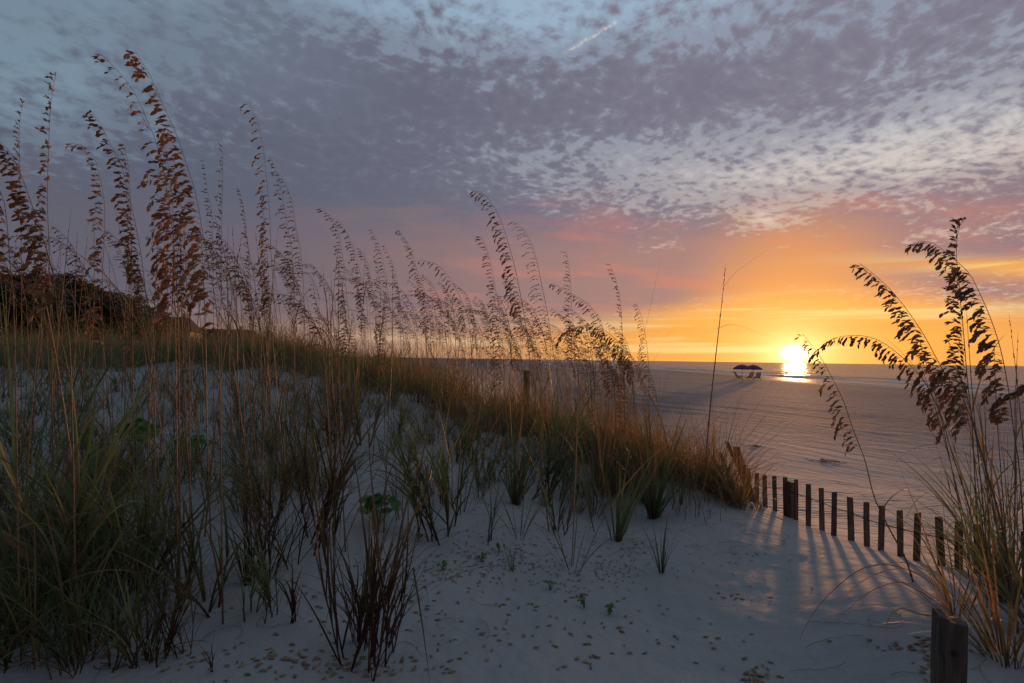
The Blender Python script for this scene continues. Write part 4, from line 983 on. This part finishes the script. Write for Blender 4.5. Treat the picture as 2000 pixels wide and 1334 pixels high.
# ------------------------------------------------------------------ fallen husks on the sand
hm = []
for k in range(6):
    rn2 = random.Random(60 + k); mb = MB(); L = .026
    for j in range(3):
        spikelet(mb, Vector((-L / 2 + j * .0012, (j - 1) * .0006, .0022)), Vector((1, (j - 1) * .10, .02)).normalized(), Vector((0, 1, rn2.uniform(-.3, .3))), L * (1 - .12 * abs(j - 1)), .0048, rn2.random() * .8)
    hm.append(mb.mesh('fallen_husk', False))
def husk_spots(n, seed):
    rn2 = random.Random(seed); out = []
    cl = [(1000,1085,75,14,.16),(1180,1112,45,14,.09),(905,1120,60,12,.08),(700,1300,80,14,.09),(1480,1322,16,8,.035),(1835,1288,28,16,.045),(1780,1262,40,10,.04),(1128,1160,14,6,.025),(1250,1068,22,10,.04),(1120,1045,70,30,.08),(300,1285,90,14,.04),(1485,1085,16,4,.015),(1440,1167,8,4,.006),(960,1235,20,10,.012),(1150,1280,16,14,.012),(540,1290,60,25,.05)]
    tot = sum(c[4] for c in cl)
    while len(out) < n:
        if rn2.random() < .55:
            q = rn2.random() * tot
            for c in cl:
                q -= c[4]
                if q < 0: break
            u, v = rn2.gauss(c[0], c[2]), rn2.gauss(c[1], c[3])
        else: u, v = rn2.triangular(380, 1650, 950), rn2.triangular(930, 1330, 1100)
        if u > 1400 and v < 1080 and rn2.random() < .8: continue
        h = ground_hit(u, min(v, 1345))
        if h: out.append(h)
    return out
hs = husk_spots(760, 9); hs.sort(key=lambda h: h[1])
rn3 = random.Random(3)
for i, (g, D) in enumerate(hs[:300]):
    o = link('fallen_husk', hm[i % 6], None, M_husk); o.location = g + Vector((0, 0, .001)); s = rn3.uniform(.75, 1.15); o.scale = (s,) * 3
    o.rotation_euler = (rn3.uniform(-.35, .35), rn3.uniform(-.2, .2), rn3.gauss(0, .7) + (math.pi if rn3.random() < .5 else 0))
    tag(o, 'straw coloured fallen sea oat husk lying on the near sand, one of many alike', 'husk', 'fallen husks on the sand')
mb = MB()
for g, D in hs[300:] + husk_spots(420, 19):
    a = rn3.uniform(0, 6.28); d = Vector((math.cos(a), math.sin(a), .03)).normalized()
    spikelet(mb, g + Vector((0, 0, .004)), d, Vector((-d.y, d.x, rn3.uniform(-.3, .3))), .021 * rn3.uniform(.7, 1.1), .0042, rn3.random() * .8)
o = link('husk_litter', mb.mesh('husk_litter', False), None, M_husk); tag(o, 'small fallen husks sprinkled farther up the sand slope', None, None, 'stuff')
mb = MB()
for x0, y0 in spots[:150]:
    for j in range(rn3.randint(3, 8)):
        a = rn3.uniform(0, 6.28); x = x0 + rn3.gauss(0, .06); y = y0 + rn3.gauss(0, .06); z = tz(x, y); h_ = Vector((math.cos(a), math.sin(a), 0)); L = rn3.uniform(.06, .22); cv = rn3.uniform(-2.5, 2.5)
        pts = []; p = Vector((x, y, z + rn3.uniform(.004, .03)))
        for q in range(8):
            pts.append(p.copy()); a2 = a + cv * q / 8; p = p + Vector((math.cos(a2), math.sin(a2), rn3.uniform(-.15, .12))) * (L / 8)
            p.z = max(p.z, z + .002)
        mb.ribbon(pts, lambda t: .0017 * (1 - .8 * t), Vector((-h_.y, h_.x, .6)), rn3.uniform(.5, 1), .4)
o = link('dead_leaves', mb.mesh('dead_leaves'), None, M_red); tag(o, 'curled dead leaves around the feet of the grass tufts', None, None, 'stuff')
# thin dead runners lying on the sand
mb = MB()
for k in range(90):
    u, v = rn3.choice([(rn3.uniform(850, 1300), rn3.uniform(900, 1110)), (rn3.uniform(1380, 1600), rn3.uniform(985, 1090)), (rn3.uniform(300, 1000), rn3.uniform(950, 1320)), (rn3.uniform(1650, 1950), rn3.uniform(1180, 1320))])
    h = ground_hit(u, v)
    if not h: continue
    p = h[0].copy(); a = rn3.uniform(0, 6.28); da = rn3.uniform(-.35, .35); pts = []
    for j in range(14):
        pts.append(Vector((p.x, p.y, tz(p.x, p.y) + .003 + .006 * rn3.random()))); st_ = rn3.uniform(.008, .022); p.x += math.cos(a) * st_; p.y += math.sin(a) * st_; a += da + rn3.uniform(-.15, .15)
    mb.tube(pts, .0008, 4, rn3.random())
o = link('dead_runners', mb.mesh('dead_runners'), None, M_stem); tag(o, 'thin dead grass stems lying curled on the sand', None, None, 'stuff')

# ------------------------------------------------------------------ sunshades and chairs on the beach
M_canvas = plain('purple_canvas', (0.17, 0.09, 0.24), 0.8, 0.2, .15, 8)
M_pole = plain('pole_wood', (0.25, 0.16, 0.09), 0.6)
M_teak = plain('chair_wood', (0.30, 0.17, 0.085), 0.6, .3, .3, 20)
def sunshade(label, u, D):
    g = ground_at(u, D); root = empty('beach_umbrella', g); tag(root, label, 'umbrella', 'sunshades by the water')
    mb = MB(); mb.tube([Vector((0, 0, -.3)), Vector((0, 0, 2.16))], .028, 8, .5); link('pole', mb.mesh('pole'), root, M_pole)
    mb = MB(); n = 32; vs = [Vector((0, 0, 2.14))]; rings = 6; fs = []
    for k in range(1, rings + 1):
        q = k / rings
        for j in range(n):
            a = 2 * math.pi * j / n; sc = 1 - .035 * abs(math.sin(4 * a)) * q
            vs.append(Vector((math.cos(a) * 1.26 * q * sc, math.sin(a) * 1.26 * q * sc, 2.14 - .58 * q ** 1.9 + .03 * abs(math.cos(4 * a)) * q)))
    fs = [(0, 1 + j, 1 + (j + 1) % n) for j in range(n)]
    for k in range(rings - 1): fs += [(1 + k * n + j, 1 + (k + 1) * n + j, 1 + (k + 1) * n + (j + 1) % n, 1 + k * n + (j + 1) % n) for j in range(n)]
    mb.add(vs, fs, .5); c = link('canopy', mb.mesh('canopy'), root, M_canvas)
    so_ = c.modifiers.new('cloth', 'SOLIDIFY'); so_.thickness = .01
    mv = MB(); vs = []
    for j in range(n):
        a = 2 * math.pi * j / n; sc = 1 - .035 * abs(math.sin(4 * a)); z_ = 1.56 + .03 * abs(math.cos(4 * a))
        vs += [Vector((math.cos(a) * 1.26 * sc, math.sin(a) * 1.26 * sc, z_)), Vector((math.cos(a) * 1.27 * sc, math.sin(a) * 1.27 * sc, z_ - .13))]
    mv.add(vs, [(2 * j, 2 * ((j + 1) % n), 2 * ((j + 1) % n) + 1, 2 * j + 1) for j in range(n)]); vv = link('valance', mv.mesh('valance'), root, M_canvas)
    so_ = vv.modifiers.new('cloth', 'SOLIDIFY'); so_.thickness = .006
    mb = MB(); mb.tube([Vector((0, 0, 2.13)), Vector((0, 0, 2.24))], .035, 8, .5); link('finial', mb.mesh('finial'), root, M_pole)
    mb = MB()
    for j in range(8):
        a = 2 * math.pi * j / 8; mb.tube([Vector((0, 0, 1.75)), Vector((math.cos(a) * .75, math.sin(a) * .75, 1.88))], .008, 4)
    link('ribs', mb.mesh('ribs'), root, M_pole)
sunshade("purple beach umbrella standing behind the side-on chair, left of the pair", 1449.5, 73)
sunshade("purple beach umbrella over the two wooden chairs, right of the pair", 1471, 73.6)
def chair(label, u, D, rz, group=None):
    g = ground_at(u, D); root = empty('beach_chair', g + Vector((0, 0, .0)), rz); tag(root, label, 'chair', 'wooden chairs under the umbrellas')
    def bar(p, q, w=.035, h=.05):
        mb.tube([Vector(p), Vector(q)], w / 2 + .004, 6)
    for s in (-1, 1):
        mb = MB(); bar((s * .36, -.62, .02), (s * .36, .40, .50)); link('leg', mb.mesh('leg'), root, M_teak)      # crossing legs
        mb = MB(); bar((s * .32, .48, .02), (s * .32, -.30, .46)); link('leg', mb.mesh('leg'), root, M_teak)
        mb = MB(); mb.box(s * .40, -.02, .62, .07, .80, .03); link('armrest', mb.mesh('armrest', False), root, M_teak)
        mb = MB(); bar((s * .38, .36, .48), (s * .38, .36, .61)); link('arm_support', mb.mesh('arm_support'), root, M_teak)
    fr = MB()
    for s in (-1, 1): fr.tube([Vector((s * .30, -.18, .33)), Vector((s * .30, -.72, 1.18))], .022, 6)
    for z_ in (.0, 1.0): fr.tube([Vector((-.30, -.18 - .54 * z_, .33 + .85 * z_)), Vector((.30, -.18 - .54 * z_, .33 + .85 * z_))], .022, 6)
    bk = link('backrest', fr.mesh('backrest'), root, M_teak)
    sm = MB()
    for k in range(9):
        q = .06 + k * .1; Mx = Matrix.Translation((0, -.18 - .54 * q, .33 + .85 * q)) @ Matrix.Rotation(R(32), 4, 'X'); sm.box(0, 0, 0, .57, .012, .072, Mx)
    link('back_slats', sm.mesh('back_slats', False), bk, M_teak)
    sm = MB()
    for k in range(7): sm.box(0, -.16 + k * .085, .33 + k * .017, .60, .07, .02)
    for s in (-1, 1): sm.tube([Vector((s * .31, -.2, .30)), Vector((s * .31, .42, .42))], .02, 6)
    link('seat', sm.mesh('seat', False), root, M_teak)
chair("wooden beach chair seen from the side, leftmost of the three", 1443, 72.5, R(-88))
chair("wooden beach chair seen from behind, middle of the three", 1463, 72.5, R(12))
chair("wooden beach chair seen from behind, rightmost of the three", 1479, 72.5, R(-8))
mb = MB(); g = ground_at(1436, 72.0)

# ------------------------------------------------------------------ wrack piles on the beach
M_wrack = plain('wrack', (0.085, 0.055, 0.035), 0.9, .2, .4, 30)
for k, (u, v, sx, n, lab) in enumerate([(1615,901,.34,60,"pile of dark reed litter on the rippled sand beyond the fence"),(1475,872,.2,40,"little heap of dry litter left of the larger pile")]):
    h = ground_hit(u, v, 90)
    if not h: continue
    g, D = h; rn2 = random.Random(k); mb = MB()
    for j in range(n):
        x, y = rn2.gauss(0, sx * .45), rn2.gauss(0, sx * .22); a = rn2.uniform(0, 6.28); L = rn2.uniform(.03, .13) * (1 if D < 12 else 2.5)
        z_ = tz(g.x + x, g.y + y) - g.z + rn2.uniform(.0, .035) * math.exp(-(x / sx) ** 2 * 4); d = Vector((math.cos(a), math.sin(a), rn2.uniform(-.15, .15)))
        mb.tube([Vector((x, y, z_)) - d * L / 2, Vector((x, y, z_ + .006)), Vector((x, y, z_)) + d * L / 2], .0028 * (1 if D < 12 else 3), 4)
    o = link('weed_pile', mb.mesh('weed_pile'), None, M_wrack); o.location = g; tag(o, lab, 'driftweed')

# ------------------------------------------------------------------ trees and houses behind the dune
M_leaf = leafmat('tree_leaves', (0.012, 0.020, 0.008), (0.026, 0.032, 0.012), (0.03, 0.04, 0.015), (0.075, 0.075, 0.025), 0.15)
M_bark = plain('bark', (0.060, 0.045, 0.034), .9, .2, .4, 6)
def make_tree(seed, H, W):
    rn2 = random.Random(seed); root = empty('coastal_tree')
    tr = MB(); tp = [Vector((0, 0, -.5)), Vector((rn2.uniform(-.3, .3), 0, H * .3)), Vector((rn2.uniform(-.7, .7), rn2.uniform(-.4, .4), H * .62))]
    tr.tube(smooth_path(tp, 8), [.24 - .018 * i for i in range(8)], 8)
    lobes = []
    for k in range(17):
        a = rn2.uniform(0, 6.28); r = W * math.sqrt(rn2.random()) * .72; z_ = H * ((.50 if k % 3 else .22) + .36 * rn2.random() * (1 - (r / W) ** 2 * .6)) + (0 if k else H * .08)
        c = Vector((math.cos(a) * r, math.sin(a) * r, z_)); lobes.append((c, W * rn2.uniform(.26, .42)))
        s = tp[2] * rn2.uniform(.55, 1); tr.tube(smooth_path([s, (s + c) / 2 + Vector((0, 0, .3)), c], 6), [.10 - .014 * i for i in range(6)], 5)
    link('trunk', tr.mesh('trunk'), root, M_bark)
    cr = MB()
    for c, r in lobes:
        for j in range(560):
            d = Vector((rn2.gauss(0, 1), rn2.gauss(0, 1), rn2.gauss(0, 1))).normalized(); q = r * (rn2.uniform(.55, 1.06) + (.2 if rn2.random() < .06 else 0)); p = c + Vector((d.x * q, d.y * q, d.z * q * .62))
            n1 = Vector((rn2.gauss(0, 1), rn2.gauss(0, 1), rn2.gauss(0, 1))).normalized(); n2 = n1.orthogonal().normalized(); s = rn2.uniform(.10, .24)
            cr.add([p - n1 * s, p + n2 * s * .5, p + n1 * s, p - n2 * s * .5], [(0, 1, 2, 3)], rn2.random() * .9, [.5] * 4)
    link('crown', cr.mesh('crown', False), root, M_leaf); return root
tp_ = [make_tree(1, 10, 4.6), make_tree(2, 10, 5.2), make_tree(3, 10, 4.0), make_tree(4, 10, 4.8)]
TL = [(-70,55,505,"dark tree at the left edge of the tree line",0),(15,58,518,"round topped dark tree at the high left end of the grove",1),(62,61,528,"dark tree with a notch beside it, second from the left end",2),(112,64,526,"broad dark tree in the highest part of the grove",3),(150,67,534,"dark tree where the grove begins to drop",0),(188,70,556,"dark tree on the falling line of the grove, left half",1),(226,74,566,"dark tree on the falling line of the grove, middle",2),
      (258,79,590,"lower dark tree on the falling line of the grove, right half",3),(308,86,597,"small rounded tree at the low right end of the grove",0),(285,84,604,"low tree between the grove and its last rounded crown",2),(406,104,636,"little dark tree standing apart beside the low grey roof",1),(80,72,560,"tree behind the front row, seen through the stems at left",0),(170,80,580,"tree behind the front row near the grove's middle",3),(-160,52,510,"dark tree just outside the left edge",2)]
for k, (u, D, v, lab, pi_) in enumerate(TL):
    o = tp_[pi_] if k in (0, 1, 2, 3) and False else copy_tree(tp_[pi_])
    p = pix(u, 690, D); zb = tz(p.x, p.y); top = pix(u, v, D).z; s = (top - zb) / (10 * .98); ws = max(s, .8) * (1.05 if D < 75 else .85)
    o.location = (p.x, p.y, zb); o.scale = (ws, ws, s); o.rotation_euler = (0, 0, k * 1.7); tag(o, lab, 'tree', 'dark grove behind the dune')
for r in tp_:
    for c in list(r.children): bpy.data.objects.remove(c)
    bpy.data.objects.remove(r)
M_wall = plain('pale_house_wall', (0.30, 0.21, 0.14), .8, .2, .1, 2)
M_roof = plain('grey_roof', (0.045, 0.045, 0.05), .9, .2, .25, 5)
M_glass = plain('window_glass', (0.03, 0.035, 0.045), .12, .6)
M_trim = plain('white_trim', (0.6, 0.56, 0.5), .6)
def house(label, u, D, w, d, hw, v_top, rz):
    p = pix(u, 690, D); zb = tz(p.x, p.y); top = pix(u, v_top, D).z - zb; hw = top * .68
    root = empty('beach_house', (p.x, p.y, zb), rz); tag(root, label, 'house')
    mb = MB(); mb.box(0, 0, hw / 2 - .3, w, d, hw + .6); link('wall', mb.mesh('wall', False), root, M_wall)
    mb = MB(); e = .45; vs = [(-w/2-e, -d/2-e, hw-.1), (w/2+e, -d/2-e, hw-.1), (w/2+e, d/2+e, hw-.1), (-w/2-e, d/2+e, hw-.1), (-w/2+1.2, 0, top), (w/2-1.2, 0, top)]
    mb.add([Vector(q) for q in vs], [(0, 1, 5, 4), (1, 2, 5), (2, 3, 4, 5), (3, 0, 4), (3, 2, 1, 0)]); rf_ = link('roof', mb.mesh('roof', False), root, M_roof)
    mb = MB(); mb.box(w * .2, d * .1, top + .1, .5, .5, 1.4); link('chimney', mb.mesh('chimney', False), rf_, M_wall)
    for side, (nx, span) in (('f', (-1, w)), ('r', (1, d))):
        for k in range(3):
            for fl in (.32, .72):
                c = (-span / 2 + span * (k + .5) / 3)
                mb = MB(); mg = MB()
                if side == 'f': mb.box(c, -d / 2 - .03, hw * fl, 1.1, .08, 1.3); mg.box(c, -d / 2 - .08, hw * fl, .95, .03, 1.15)
                else: mb.box(w / 2 + .03, c, hw * fl, .08, 1.1, 1.3); mg.box(w / 2 + .08, c, hw * fl, .03, .95, 1.15)
                wi = link('window', mb.mesh('window', False), root, M_trim); link('pane', mg.mesh('pane', False), wi, M_glass)
house("sunlit pale beach house glimpsed through stems at the end of the grove", 335, 96, 8, 7, 5, 619, R(15))
house("long low house with a flat grey roof right of the little tree", 440, 116, 14, 8, 3, 643, R(8))
